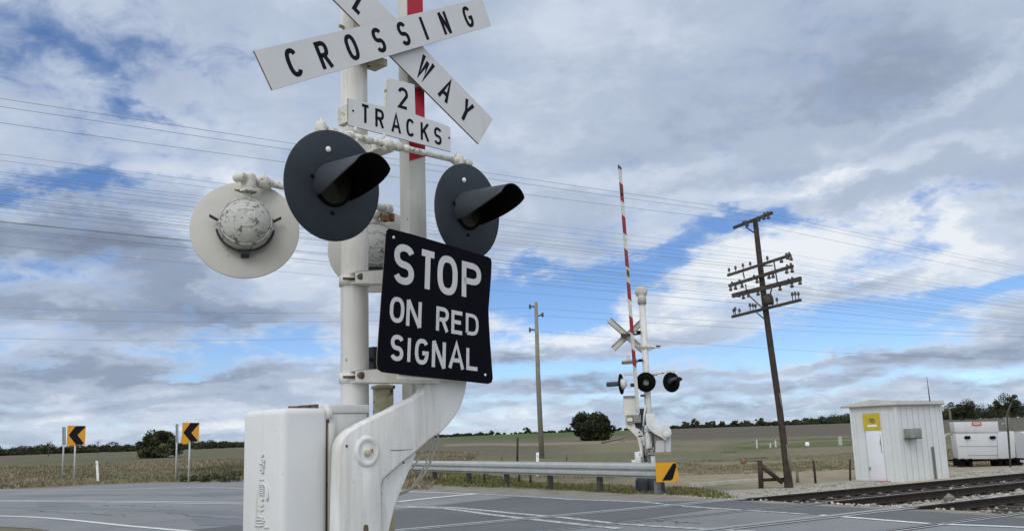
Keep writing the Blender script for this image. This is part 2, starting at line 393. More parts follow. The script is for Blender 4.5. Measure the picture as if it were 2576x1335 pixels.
    cov = math_('MULTIPLY_ADD', holes, -.74, cov)
    mask = rng(cov, -.30, .92)
    # brightness of the cloud
    hi = rng(el, .10, .32, 1., .58)          # the deck looks softer overhead
    t = math_('MULTIPLY', math_('SUBTRACT', nB, .5), 1.1)
    t = math_('MULTIPLY_ADD', math_('SUBTRACT', nA, .5), .7, t)
    t = math_('MULTIPLY_ADD', math_('SUBTRACT', nC, .5), .35, t)
    t = math_('MULTIPLY_ADD', math_('SUBTRACT', nD, .5), .62, t)
    t = math_('MULTIPLY_ADD', t, hi, .60)
    t = math_('ADD', t, tone)
    edge = math_('MULTIPLY', mask, math_('SUBTRACT', 1., mask))
    t = math_('MULTIPLY_ADD', edge, .9, t)
    cr = N.new('ShaderNodeValToRGB'); L.new(t, cr.inputs[0]); e = cr.color_ramp.elements
    cr.color_ramp.interpolation = 'EASE'
    cols = [(0, (.20, .245, .345)), (.3, (.295, .36, .48)), (.55, (.44, .52, .655)), (.8, (.60, .68, .80)), (1, (.83, .87, .92))]
    while len(e) < len(cols): e.new(.5)
    for q, (p, c) in zip(e, cols): q.position = p; q.color = (*c, 1)
    # brighter deck round the hidden sun, behind the camera
    dt = N.new('ShaderNodeVectorMath'); dt.operation = 'DOT_PRODUCT'; L.new(dirv, dt.inputs[0]); dt.inputs[1].default_value = sd
    glow = math_('MULTIPLY_ADD', rng(dt.outputs['Value'], -.25, 1.), 1.7, 1.)
    wm = N.new('ShaderNodeMix'); wm.data_type = 'RGBA'; wm.blend_type = 'MULTIPLY'; L.new(rng(dt.outputs['Value'], -.3, .8), wm.inputs[0])
    L.new(cr.outputs[0], wm.inputs[6]); wm.inputs[7].default_value = (1.0, .90, .76, 1)
    cb = N.new('ShaderNodeBackground'); L.new(wm.outputs[2], cb.inputs[0]); L.new(glow, cb.inputs[1])
    # clear sky, with thin bluish veil towards the horizon
    up_ = math_('MULTIPLY_ADD', math_('MAXIMUM', sep.outputs[2], 0.), 1.45, .055)
    cv = N.new('ShaderNodeCombineXYZ'); L.new(sep.outputs[0], cv.inputs[0]); L.new(sep.outputs[1], cv.inputs[1]); L.new(up_, cv.inputs[2])
    nv = N.new('ShaderNodeVectorMath'); nv.operation = 'NORMALIZE'; L.new(cv.outputs[0], nv.inputs[0]); L.new(nv.outputs[0], sky.inputs[0])
    hs = N.new('ShaderNodeHueSaturation'); hs.inputs['Saturation'].default_value = 1.18; hs.inputs['Hue'].default_value = .508; L.new(sky.outputs[0], hs.inputs['Color'])
    sb = N.new('ShaderNodeBackground'); L.new(hs.outputs[0], sb.inputs[0]); sb.inputs[1].default_value = SKY_STR
    mx = N.new('ShaderNodeMixShader'); L.new(mask, mx.inputs[0]); L.new(sb.outputs[0], mx.inputs[1]); L.new(cb.outputs[0], mx.inputs[2])
    L.new(mx.outputs[0], out.inputs[0])
SKY_STR = .15
# (x, y, rx, ry, slant, amount): gaps in the deck
SKY_HOLES = [
 (215, 185, 170, 40, -25, .40), (320, 255, 210, 34, -8, .50), (60, 120, 230, 150, 0, .36), (230, 60, 420, 110, 0, .38), (380, 310, 300, 70, 0, .36), (620, 60, 260, 80, 0, .26), (150, 400, 300, 60, 0, .30),
 (170, 478, 240, 44, -6, 1.10), (30, 470, 160, 36, 0, .6), (55, 706, 170, 46, 0, 1.0), (10, 850, 140, 28, 0, .8),
 (680, 870, 330, 36, 2, 1.25), (830, 905, 180, 26, -5, 1.1), (480, 925, 130, 20, 0, 1.0), (300, 880, 200, 20, 0, .6),
 (1330, 740, 250, 84, 8, 1.2), (1480, 690, 320, 56, 8, .95), (1700, 655, 340, 46, 12, .95), (1960, 590, 260, 38, -12, .9), (1300, 800, 190, 50, 0, 1.1), (1440, 770, 160, 46, 0, 1.0),
 (2300, 775, 440, 50, 10, 1.1), (2040, 800, 260, 38, 4, 1.0), (2500, 705, 200, 34, 10, .7), (2440, 522, 150, 26, 12, .6), (2545, 505, 80, 20, 0, .5), (2240, 612, 190, 32, 18, .8),
 (1300, 905, 230, 30, 2, 1.3), (1550, 893, 400, 32, 3, 1.4), (1950, 882, 400, 28, 3, 1.35), (2150, 862, 270, 24, 6, 1.05), (2480, 935, 270, 24, 2, 1.1), (2040, 937, 340, 18, 0, .7),
 (1500, 1000, 220, 18, 0, .7), (2000, 990, 340, 20, 0, .6), (100, 1010, 220, 18, 0, .55), (1250, 1000, 160, 16, 0, .5),
]
# lighter and darker banks
SKY_TONE = [
 (1420, 130, 300, 110, 0, .10), (1400, 380, 240, 90, 0, .10), (2330, 640, 300, 60, 4, .14), (1000, 330, 500, 120, 0, .05),
 (140, 600, 330, 80, -8, -.30), (400, 700, 380, 80, -14, -.32), (640, 800, 260, 55, -8, -.26), (120, 800, 360, 60, 0, -.22), (200, 925, 360, 45, 0, -.26), (640, 940, 260, 36, 0, -.24), (820, 1000, 300, 40, 0, -.12),
 (640, 560, 260, 110, 10, .32), (560, 740, 70, 40, 0, .2), (420, 470, 260, 50, -8, .22), (740, 740, 90, 60, -20, .22), (480, 330, 260, 90, 0, .10), (600, 230, 260, 100, 0, .06),
 (2200, 130, 480, 150, 8, -.20), (1950, 260, 330, 90, 0, -.07), (1650, 380, 320, 70, 0, -.06), (2480, 170, 200, 34, 22, .2), (2250, 430, 460, 46, 8, .22), (2080, 480, 260, 36, 6, .20), (1760, 520, 180, 40, 0, .20), (1270, 300, 130, 60, 0, .20), (1640, 440, 300, 40, 0, .16),
 (2150, 620, 360, 60, 6, .34), (2000, 690, 330, 50, 4, .34), (1850, 700, 200, 60, 0, .34), (2250, 700, 220, 40, 8, .20), (2130, 700, 110, 26, 8, -.32), (1620, 620, 180, 40, 0, .12),
 (1900, 1000, 520, 46, 2, -.20), (1500, 950, 420, 40, 0, -.26), (1290, 870, 80, 34, 0, -.30), (2020, 830, 330, 30, 6, -.26), (2380, 880, 340, 40, 5, -.30), (2400, 970, 300, 40, 2, -.22), (1700, 870, 200, 22, 4, -.2),
 (1350, 835, 150, 22, 0, .30), (1560, 800, 170, 26, 6, .26), (1550, 770, 120, 20, 8, .2),
 (250, 1060, 420, 26, 0, .16), (450, 1085, 260, 16, 0, .28), (1250, 1060, 260, 26, 0, .22), (1700, 1030, 340, 14, 0, .22), (2150, 1005, 260, 14, 0, .2), (1300, 1010, 200, 20, 0, -.14), (300, 1030, 420, 20, 0, -.16),
]
build_world()
SC.view_settings.view_transform = 'Standard'; SC.view_settings.look = 'None'
SC.view_settings.exposure = 0; SC.view_settings.gamma = 1

# ================================================================== layout on the ground
G2 = lambda x, y: on_z(x, y).to_2d()
far_line = [G2(*p) for p in ((-260, 1236), (0, 1233), (271, 1231), (468, 1227.5), (616, 1228), (900, 1231), (1080, 1236))]
A0, A1 = G2(996, 1335), G2(2576, 1190)
TD = (A1-A0).normalized(); TN = Vector((-TD.y, TD.x))        # along the railway / away from the camera
def track_off(x, y): return (G2(x, y)-A0).dot(TN)
OFF = [0.0, track_off(2040, 1267), track_off(2182, 1289), track_off(2360, 1318.5)]
ER = [G2(*p) for p in ((1198, 1241.6), (1356, 1250.5), (1609, 1263), (1791, 1278), (2030, 1294), (2356, 1319.4), (2576, 1330))]
RD = (ER[-1]-ER[0]).normalized()                              # the road's direction over the crossing
RN = Vector((-RD.y, RD.x)); RN = RN if RN.dot(Vector((1, 1))) > 0 else -RN    # away from the road on the far side
SHOULDER = 2.3                                                # tar continues this far past the edge line near the rails

def smooth(a, b, x): t = np.clip((x-a)/(b-a), 0, 1); return t*t*(3-2*t)
def polyline_dist(px, py, P):
    best = np.full(px.shape, 1e9); side = np.zeros(px.shape)
    for a, b in zip(P[:-1], P[1:]):
        dx, dy = b.x-a.x, b.y-a.y; l2 = dx*dx+dy*dy
        t = np.clip(((px-a.x)*dx+(py-a.y)*dy)/l2, 0, 1); qx, qy = a.x+t*dx-px, a.y+t*dy-py
        d = np.hypot(qx, qy); s = np.sign(dx*(py-a.y)-dy*(px-a.x)); k = d < best
        best = np.where(k, d, best); side = np.where(k, s, side)
    return best*side
FARP = far_line + ER[:]
def resample(P, step=1.2):
    out = []
    for i in range(len(P)-1):
        p0 = P[max(i-1, 0)]; p1 = P[i]; p2 = P[i+1]; p3 = P[min(i+2, len(P)-1)]
        k = max(2, int((p2-p1).length/step))
        for j in range(k):
            t = j/k; out.append(.5*((2*p1)+(p2-p0)*t+(2*p0-5*p1+4*p2-p3)*t*t+(3*p1-p0-3*p2+p3)*t**3))
    return out+[P[-1]]
road_far = [G2(*p) for p in ((-300, 1229), (0, 1229.5), (110, 1226), (222, 1219), (420, 1213), (616, 1208), (760, 1215), (900, 1224), (1060, 1234), (1198, 1238.5), (1356, 1246.5), (1609, 1257.5), (1762, 1259.6), (1866, 1259), (1945, 1266), (2141, 1275.5), (2394, 1289.6), (2576, 1302))]
road_far = resample(road_far, 2.)
RF = road_far
def vnoise(x, y, s, seed=0):
    x = x/s + seed*17.3; y = y/s + seed*9.1
    xi, yi = np.floor(x).astype(int), np.floor(y).astype(int); fx, fy = x-xi, y-yi
    def h(i, j):
        k = (i*374761393 + j*668265263 + seed*1442695) & 0xffffffff
        k = ((k ^ (k >> 13))*1274126177) & 0xffffffff
        return ((k ^ (k >> 16)) & 0xffff)/65535.
    u, v = fx*fx*(3-2*fx), fy*fy*(3-2*fy)
    return (h(xi, yi)*(1-u)+h(xi+1, yi)*u)*(1-v)+(h(xi, yi+1)*(1-u)+h(xi+1, yi+1)*u)*v
def fbm(x, y, s, seed=0, o=4):
    t = 0; a = .5
    for i in range(o): t = t + a*vnoise(x, y, s, seed+i); s = s/2.1; a *= .5
    return t/.94
def height(x, y):
    x = np.asarray(x, float); y = np.asarray(y, float)
    r = np.hypot(x, y); az = np.arctan2(x, np.maximum(y, 1e-3))
    d = polyline_dist(x, y, FARP)
    left = 1-smooth(-7, 3, x)
    drf = polyline_dist(x, y, RF)
    hz = .42*smooth(.15, 7, drf)*left*(y > 5)
    hz = hz + (.15 + .25*smooth(-.3, .0, az))*smooth(45, 120, r)*(y > 0)*0
    lift = np.interp(az, [-.6, -.3, -.12, 0, .15, .3, .6], [.75, .75, 1.9, 2.5, 2.4, 2.3, 2.2])
    hz = hz*(1-smooth(60, 300, r)) + lift*smooth(55, 360, r)
    # formation of the railway: ballast lies lower than the road surface
    s = (x-A0.x)*TN.x + (y-A0.y)*TN.y
    rd = (x-ER[0].x)*RN.x + (y-ER[0].y)*RN.y
    dip = smooth(SHOULDER-.1, SHOULDER+1.4, rd)*(smooth(OFF[3]-3.5, OFF[3]-1.2, s))*(1-smooth(1.2, 3.0, s))
    hz = hz - .19*dip
    hz = hz - .10*smooth(SHOULDER, SHOULDER+2.5, rd)*smooth(1.2, 3.0, s)*(1-smooth(12, 40, s))*(x > 0)
    return hz
def hz1(x, y): return float(height(np.array([x]), np.array([y]))[0])

# ---- ground sheet
def build_ground():
    rad = np.concatenate([[0.01], np.geomspace(.8, 6000, 210)])
    fr = np.linspace(-.72, .72, 420); bk = np.linspace(.72, 2*math.pi-.72, 80)[1:-1]
    ang = np.concatenate([fr, bk]); na, nr = len(ang), len(rad)
    X = np.outer(rad, np.sin(ang)); Y = np.outer(rad, np.cos(ang))
    Zg = height(X.ravel(), Y.ravel()).reshape(X.shape)
    far = smooth(25, 60, np.hypot(X, Y)); Zg = Zg + far*.12*(fbm(X, Y, 9., 4)-.5)
    # keep the sheet below the tar
    d = polyline_dist(X.ravel(), Y.ravel(), FARP).reshape(X.shape)
    drf = polyline_dist(X.ravel(), Y.ravel(), RF).reshape(X.shape)
    Zg = np.where((drf < .5) & (d < .6) | (drf < -.1), np.minimum(Zg, 0) - .004, Zg)
    co = np.stack([X, Y, Zg], -1).reshape(-1, 3)
    i, j = np.meshgrid(np.arange(nr-1), np.arange(na), indexing='ij'); j2 = (j+1) % na
    q = np.stack([i*na+j, i*na+j2, (i+1)*na+j2, (i+1)*na+j], -1).reshape(-1, 4)[:, ::-1]
    me = bpy.data.meshes.new('ground'); me.from_pydata(co.tolist(), [], q.tolist())
    me.polygons.foreach_set('use_smooth', np.ones(len(q), bool))
    x, y = co[:, 0], co[:, 1]; r = np.hypot(x, y); az = np.arctan2(x, np.maximum(y, 1e-6))
    n1 = fbm(x, y, 14, 1); n2 = fbm(x, y, 3.5, 2); n3 = fbm(x, y, 60, 3)
    def mixc(c, col, k): k = np.clip(k, 0, 1)[:, None]; return c*(1-k)+np.array(col)*k
    c = np.tile(np.array([.172, .152, .100]), (len(x), 1))
    c = mixc(c, (.118, .118, .066), smooth(.42, .62, n1)*.75)
    c = mixc(c, (.19, .158, .11), smooth(.52, .72, n2)*.6)
    # ploughed paddock beyond
    pl = smooth(105, 135, r + 30*(n3-.5))*smooth(.05, .16, az)
    c = mixc(c, (.110, .096, .074), pl)
    pl2 = smooth(60, 85, r)*(1-smooth(.02, .1, az))
    c = mixc(c, (.112, .100, .072), pl2*.8)
    c = mixc(c, (.075, .105, .032), smooth(170, 210, r)*(1-smooth(.1, .14, az))*smooth(-.09, -.05, az)*.9)
    gs = smooth(70, 82, r + 20*(n1-.5))*(1-smooth(104, 118, r+20*(n1-.5)))*smooth(.19, .24, az)
    c = mixc(c, (.060, .086, .020), gs*smooth(.40, .66, .6*n2+.4*fbm(x, y, 7, 41))*.9)
    gl = smooth(105, 125, r)*(1-smooth(150, 190, r))*(1-smooth(-.33, -.28, az))*smooth(-.52, -.44, az)
    c = mixc(c, (.085, .112, .030), gl*smooth(.40, .66, .55*n1+.45*fbm(x, y, 8, 43))*.9)
    tan = smooth(120, 130, r)*(1-smooth(138, 150, r))*smooth(-.085, -.07, az)*(1-smooth(.1, .18, az))
    c = mixc(c, (.24, .20, .14), tan*.8)
    # unsealed access track past the railway
    s = (x-A0.x)*TN.x + (y-A0.y)*TN.y; rd = (x-ER[0].x)*RN.x + (y-ER[0].y)*RN.y
    acc = smooth(29.5, 31.5, y + 1.5*(n2-.5))*(1-smooth(37, 41, y + 4*(n2-.5)))*smooth(3.2, 5.2, x)
    c = mixc(c, (.255, .212, .150), acc*.9)
    acc2 = smooth(44, 47, y+2*n2)*(1-smooth(50, 54, y+3*n2))*smooth(0, 4, x)
    c = mixc(c, (.23, .19, .125), acc2*.6)
    # gravel shoulder and grass under the guardrail
    d = polyline_dist(x, y, FARP)
    c = mixc(c, (.215, .20, .17), (1-smooth(1.9, 2.8, d+.8*(n2-.5)))*smooth(-7, -2, x))
    gg = smooth(2.0, 2.8, d+.8*(n2-.5))*(1-smooth(4.6, 6.4, d))*smooth(-6, -1, x)*(1-smooth(3.6, 5.5, x))
    c = mixc(c, (.085, .10, .028), gg*.9)
    dirt = (1-smooth(.3, 1.0, polyline_dist(x, y, RF)+.5*(n2-.5)))*(1-smooth(-6, -3, x))*smooth(.2, .8, d)
    c = mixc(c, (.20, .155, .115), dirt*.8)
    bal = smooth(OFF[3]-3.2, OFF[3]-2.2, s)*(1-smooth(3.0, 4.6, s+1.2*(n2-.5)))*smooth(SHOULDER-.2, SHOULDER+.3, rd)
    c = mixc(c, (.31, .29, .25), bal)
    pad = smooth(3.2, 4.2, s)*(1-smooth(8, 10, s))*smooth(6, 8, rd)
    c = mixc(c, (.30, .24, .165), pad*.55)
    near = (1-smooth(11, 14, r)); c = mixc(c, (.105, .105, .055), near*smooth(.35, .6, n2))
    ca = me.color_attributes.new('tint', 'FLOAT_COLOR', 'POINT')
    ca.data.foreach_set('color', np.concatenate([c, np.ones((len(c), 1))], 1).astype(np.float32).ravel())
    gm = mat('ground_soil', (.1, .1, .1), .95, attr='tint', var=.25, scale=1.6, bump=.5, bscale=5., spec=.1)
    me.materials.append(gm)
    o = bpy.data.objects.new('ground', me); link(o); tag(o, 'dry grass paddocks and gravel verges around the crossing', 'ground', kind='structure')
build_ground()

# ---- tar sheets, flat polygons at rising heights
def sheet(mb, P, z): mb.add([(p.x, p.y, z) for p in P], [tuple(range(len(P)))]); return mb
def strip(mb, L, w, z, closed=False):
    n = len(L); vs = []
    for i in range(n):
        t = (L[min(i+1, n-1)]-L[max(i-1, 0)]).normalized(); q = Vector((-t.y, t.x))*w*.5
        vs += [(L[i].x+q.x, L[i].y+q.y, z), (L[i].x-q.x, L[i].y-q.y, z)]
    return mb.add(vs, [(2*i, 2*i+1, 2*i+3, 2*i+2) for i in range(n-1)])
tail = [road_far[-1] + RD*k for k in (6, 40)]
head = [road_far[0] + (road_far[0]-road_far[6]).normalized()*k for k in (40, 10)]
near = [G2(*p) for p in ((-250, 1318), (0, 1324), (91, 1329), (135, 1336))]
nearfar = [near[-1] + Vector((1.2, -2.6)), Vector((-2.9, 8.3)), Vector((-.6, 5.8)) + Vector((1.3, .2)), Vector((2.4, 2.6)), Vector((8.8, -4.5))]
nearhead = [near[0] + (near[0]-near[1]).normalized()*40]
poly = head + road_far + tail + [tail[-1]-RN*14] + list(reversed(nearfar)) + list(reversed(near)) + nearhead
mb = MB(); sheet(mb, poly, .004); tag(obj('road', mb, M['road']), 'grey chipseal road curving left over the level crossing', 'road', kind='structure')
# newer dark tar over the rails and pale patch at the far stop line
mb = MB()
c0, c1 = G2(1040, 1278), G2(1302, 1249.5)
pd = [c1, G2(1451, 1258), G2(1609, 1262.5), G2(1700, 1270), G2(1791, 1280.5), G2(1514, 1317.5)]
ext = lambda a, b, k: b + (b-a).normalized()*k
sheet(mb, [c0, c1] + pd[1:5] + [ext(pd[4], pd[5], 9.5), c0 + (pd[5]-pd[4]).normalized()*10], .008)
sheet(mb, [G2(1600, 1262.3), G2(1762, 1260.2), G2(1866, 1259.8), G2(1945, 1266.6), G2(2141, 1276), G2(2394, 1290), G2(2720, 1313), G2(2720, 1336), G2(2356, 1317), G2(2030, 1292), G2(1795, 1275.5)], .0085)
tag(obj('road', mb, M['roaddark']), 'newer dark bitumen laid across the rails', 'road', kind='structure')
mb = MB(); sheet(mb, [G2(1003, 1266.5), G2(1205, 1244.8), G2(1296, 1249.6), G2(1032, 1277.5)], .008)
tag(obj('road', mb, M['roadlight']), 'pale bitumen strip behind the far stop line', 'road', kind='structure')
mb = MB()
for ys in (((0, 1246), (300, 1244.5), (616, 1244)), ((0, 1276), (300, 1280), (616, 1292), (1000, 1322))):
    strip(mb, resample([G2(*p) for p in ((-250, ys[0][1]),)+ys], 1.5), .75, .0065)
tag(obj('road', mb, M['wheeltrack']), 'smoother darker wheel paths worn in the road', 'road', kind='structure')
mb = MB(); RL = random.Random(5)
for (x0, y0, x1, y1) in ((60, 1284, 330, 1296), (380, 1243, 560, 1249), (250, 1270, 430, 1275), (1120, 1290, 1210, 1322), (1600, 1305, 1760, 1318), (420, 1290, 610, 1312)):
    a_, b_ = G2(x0, y0), G2(x1, y1); pl = [a_.lerp(b_, k/14) + Vector((RL.uniform(-.12, .12), RL.uniform(-.25, .25))) for k in range(15)]; strip(mb, pl, .04, .0095)
tag(obj('road', mb, M['roaddark']), 'dark sealed cracks wandering over the road', 'road', kind='structure')
mb = MB()
for q in (((90, 1264), (210, 1263), (230, 1272), (95, 1274)), ((480, 1300), (600, 1302), (615, 1320), (500, 1322)), ((500, 1238), (610, 1237), (614, 1243), (498, 1244))): sheet(mb, [G2(*p) for p in q], .0088)
tag(obj('road', mb, M['wheeltrack']), 'darker repair patches in the grey road', 'road', kind='structure')
# painted lines
LN = lambda *P: resample([G2(*p) for p in P], 1.)
mb = MB()
strip(mb, LN((-260, 1236), (0, 1233), (271, 1231), (468, 1226.5), (616, 1227.5)), .16, .012)
strip(mb, LN((616, 1227.5), (900, 1233), (1198, 1241.8)), .15, .012)
strip(mb, LN((-250, 1254), (0, 1258), (300, 1260.5), (616, 1263.5)), .15, .012)
strip(mb, LN((-250, 1255.6), (0, 1260.6), (300, 1263.3), (616, 1267.5)), .13, .012)
strip(mb, LN((-250, 1292), (0, 1297.3), (123, 1302.8), (222, 1312), (320, 1322.5), (468, 1335.5), (640, 1352)), .17, .012)
strip(mb, LN((2356, 1318.5), (2480, 1323), (2576, 1327), (2900, 1345)), .17, .013)
strip(mb, LN((2062, 1295.6), (2170, 1304), (2300, 1314.8), (2338, 1317.5)), .17, .013)
strip(mb, LN((1000, 1262), (1100, 1251), (1198, 1241.9)), .28, .013)
tag(obj('road_lines', mb, M['paint']), 'white painted edge, centre and stop lines on the road', 'road marking', kind='structure')
mb = MB()
strip(mb, LN((1198, 1241.8), (1356, 1250.5), (1440, 1256.5)), .16, .0122)
strip(mb, LN((1440, 1256.5), (1609, 1262.3), (1663, 1267.5)), .16, .0125)
strip(mb, LN((1670, 1268.3), (1791, 1278.5), (1900, 1285), (2030, 1294)), .16, .0125)
strip(mb, LN((616, 1263.5), (800, 1266), (1040, 1274), (1140, 1276.5), (1280, 1290), (1420, 1302)), .19, .0124)
strip(mb, LN((616, 1267.5), (800, 1270), (1010, 1276), (1120, 1279), (1230, 1294), (1400, 1313), (1560, 1330)), .19, .0128)
strip(mb, LN((1420, 1302), (1560, 1318), (1760, 1330), (1900, 1337)), .18, .0124)
tag(obj('road_lines', mb, M['paintworn']), 'scuffed white barrier lines over the crossing', 'road marking', kind='structure')

# ---- the two railway tracks
def on_track(off, t, z=0.): p = A0 + TN*off + TD*t; return V(p.x, p.y, z)
def road_edge_t(off):           # where a rail leaves the tar on the far right
    p = A0 + TN*off; return ((ER[0]+RN*SHOULDER - p).dot(RN))/TD.dot(RN)
RAILP = [(-.07, -.155), (.07, -.155), (.07, -.14), (.012, -.12), (.012, -.045), (.034, -.035), (.034, 0), (-.034, 0), (-.034, -.035), (-.012, -.045), (-.012, -.12), (-.07, -.14)]
def rail_mesh(off, t0, t1, zt):
    mb = MB(); n = len(RAILP); N3 = V(TN.x, TN.y, 0); vs = []
    ts = [t0, t1]
    for t in ts: vs += [on_track(off, t, zt+b) + N3*a for a, b in RAILP]
    mb.add(vs, [(k, (k+1) % n, n+(k+1) % n, n+k) for k in range(n)] + [tuple(range(n)), tuple(range(2*n-1, n-1, -1))])
    mb.add([on_track(off, t, zt+.0015) + N3*a for t in ts for a in (-.028, .028)], [(0, 1, 3, 2)], mi=1)
    return mb
def track(o1, o2, label):
    base = on_track((o1+o2)/2, 20, -.16)
    th = thing('railway_track', base, label, 'railway track', 'railway tracks over the road')
    for o_ in (o1, o2): obj('rail', rail_mesh(o_, -30, 140, .018), [M['rail'], M['railtop']], th)
    mb = MB(); t = max(road_edge_t(o1), road_edge_t(o2)) + .3
    while t < 75:
        c = on_track((o1+o2)/2, t, -.2); mb.box(c, ((TD.x, TD.y, 0), (TN.x, TN.y, 0), (0, 0, 1)), (.12, 1.3, .05)); t += .66
    s = obj('sleeper', mb, M['sleeper'], th); s['kind'] = 'stuff'
    return th
track(OFF[0], OFF[1], 'railway track with dark rusty rails passing closest to the white hut')
track(OFF[2], OFF[3], 'nearer railway track, the one farther from the white hut')
mb = MB()
for k, o_ in enumerate(OFF):
    te = road_edge_t(o_); sgn = -1 if k % 2 == 0 else 1
    N3 = V(TN.x, TN.y, 0)
    for (a, b) in ((.040, .085) if sgn > 0 else (-.085, -.040),):
        mb.add([on_track(o_, t, .0165) + N3*q for t in (-28, te) for q in (a, b)], [(0, 1, 3, 2)])
mbe = MB()
for k, o_ in enumerate(OFF):
    te = road_edge_t(o_); N3 = V(TN.x, TN.y, 0)
    for a, b in ((-.20, -.086), (.086, .20)) if k in (0, 2) else ((-.16, -.086),): mbe.add([on_track(o_, t, .0150) + N3*q for t in (-28, te) for q in (a, b)], [(0, 1, 3, 2)])
tag(obj('road', mbe, M['edgestrip']), 'pale worn strips of bitumen hugging the rails', 'road', kind='structure')
tag(obj('road', mb, M['groove']), 'dark flangeway grooves beside the rails in the tar', 'groove', kind='structure')

# ---- ballast stones (nobody could count them)
def rocks():
    ico = bmesh.new(); bmesh.ops.create_icosphere(ico, subdivisions=1, radius=1)
    bv = np.array([v.co[:] for v in ico.verts]); bf = np.array([[v.index for v in f.verts] for f in ico.faces]); ico.free()
    pts = []
    def scatter(n, tlo, thi, slo, shi, dens=None, smin=.025, smax=.06):
        t = RNG.uniform(tlo, thi, n); s = RNG.uniform(slo, shi, n)
        x = A0.x+TD.x*t+TN.x*s; y = A0.y+TD.y*t+TN.y*s
        rd = (x-ER[0].x)*RN.x+(y-ER[0].y)*RN.y
        k = (rd > SHOULDER+.1) & (RNG.uniform(0, 1, n) < (.25+.75*fbm(x, y, 1.5, 8)))
        for a, b in zip(x[k], y[k]): pts.append((a, b, RNG.uniform(smin, smax)))
    scatter(5200, 3, 40, OFF[3]-2.6, OFF[3]-.1); scatter(1500, 5, 40, OFF[3]+.1, OFF[2]-.1); scatter(3600, 5, 40, OFF[2]+.1, OFF[1]-.1)
    scatter(900, 8, 40, OFF[1]+.1, -.1); scatter(4600, 3, 34, .1, 2.9, smin=.014, smax=.036); scatter(26, 5, 16, OFF[2]+.2, OFF[1]-.2, smin=.10, smax=.16)
    scatter(14, 8, 26, OFF[3]-2, OFF[3]-.3, smin=.09, smax=.13)
    P = np.array(pts); n = len(P); zb = height(P[:, 0], P[:, 1])
    sc = P[:, 2][:, None]*RNG.uniform(.6, 1.2, (n, 3)); sc[:, 2] *= .75
    ang = RNG.uniform(0, 6.28, n); jit = 1+RNG.uniform(-.22, .22, (n, len(bv), 1))
    v = bv[None]*jit*sc[:, None, :]; ca, sa = np.cos(ang)[:, None], np.sin(ang)[:, None]
    vx = v[..., 0]*ca-v[..., 1]*sa; vy = v[..., 0]*sa+v[..., 1]*ca
    v = np.stack([vx+P[:, 0:1], vy+P[:, 1:2], v[..., 2]+(zb+sc[:, 2]*.35)[:, None]], -1).reshape(-1, 3)
    f = (bf[None]+(np.arange(n)*len(bv))[:, None, None]).reshape(-1, 3)
    me = bpy.data.meshes.new('ballast'); me.from_pydata(v.tolist(), [], f.tolist())
    g = RNG.uniform(.16, .50, n); w = RNG.uniform(0, 1, n)[:, None]
    c = g[:, None]*(np.array([1, .95, .87])*w+np.array([1, .86, .72])*(1-w)); c = np.repeat(c, len(bv), 0)
    ca = me.color_attributes.new('tint', 'FLOAT_COLOR', 'POINT')
    ca.data.foreach_set('color', np.concatenate([c, np.ones((len(c), 1))], 1).astype(np.float32).ravel())
    me.materials.append(M['stone']); o = bpy.data.objects.new('ballast', me); link(o)
    tag(o, 'pale crushed stone ballast around the rails', 'ballast', kind='stuff')
rocks()

# ---- grass blades
def grass(name, label, sites, hmin, hmax, cols, per=5, wid=.012):
    x, y = sites[:, 0], sites[:, 1]; n = len(x); z = height(x, y)
    hh = RNG.uniform(hmin, hmax, n)*(.45+.9*fbm(x, y, 4., 21))
    k = np.repeat(np.arange(n), per); m_ = len(k)
    ox = x[k]+RNG.normal(0, .07, m_); oy = y[k]+RNG.normal(0, .07, m_)
    a = RNG.uniform(0, 6.28, m_); h_ = hh[k]*RNG.uniform(.6, 1.15, m_); ln = h_*RNG.uniform(.1, .6, m_); b = RNG.uniform(0, 6.28, m_)
    w_ = wid*(1+np.hypot(ox, oy)/22)
    v = np.zeros((m_, 4, 3)); zz = z[k]-.02
    v[:, 0] = np.stack([ox-np.cos(a)*w_, oy-np.sin(a)*w_, zz], -1); v[:, 1] = np.stack([ox+np.cos(a)*w_, oy+np.sin(a)*w_, zz], -1)
    v[:, 2] = np.stack([ox+np.cos(b)*ln*.35+np.cos(a)*w_*.6, oy+np.sin(b)*ln*.35+np.sin(a)*w_*.6, zz+h_*.6], -1)
    v[:, 3] = np.stack([ox+np.cos(b)*ln, oy+np.sin(b)*ln, zz+h_], -1)
    f = np.concatenate([np.stack([np.arange(m_)*4+i for i in t], -1) for t in ((0, 1, 2), (0, 2, 3))])
    me = bpy.data.meshes.new(name); me.from_pydata(v.reshape(-1, 3).tolist(), [], f.tolist())
    cc = np.array(cols); pick = np.clip((fbm(x, y, 5., 31)*1.5-.25)*(len(cc)-1)+RNG.normal(0, .5, n), 0, len(cc)-1.001)
    i = pick.astype(int); t = (pick-i)[:, None]; c = cc[i]*(1-t)+cc[np.minimum(i+1, len(cc)-1)]*t
    c = c[k]*RNG.uniform(.7, 1.3, (m_, 1)); c = np.repeat(c, 4, 0)
    ca = me.color_attributes.new('tint', 'FLOAT_COLOR', 'POINT')
    ca.data.foreach_set('color', np.concatenate([c, np.ones((len(c), 1))], 1).astype(np.float32).ravel())
    me.materials.append(M['grassmat']); o = bpy.data.objects.new(name, me); link(o); tag(o, label, 'grass', kind='stuff')
def sites(n, x0, x1, y0, y1, keep):
    x = RNG.uniform(x0, x1, n); y = y0+(y1-y0)*RNG.uniform(0, 1, n)**1.3; k = keep(x, y); return np.stack([x[k], y[k]], -1)
def off_road(x, y): return polyline_dist(x, y, RF)
DRY = [(.115, .115, .06), (.17, .15, .095), (.22, .19, .125), (.27, .235, .165), (.16, .13, .085)]
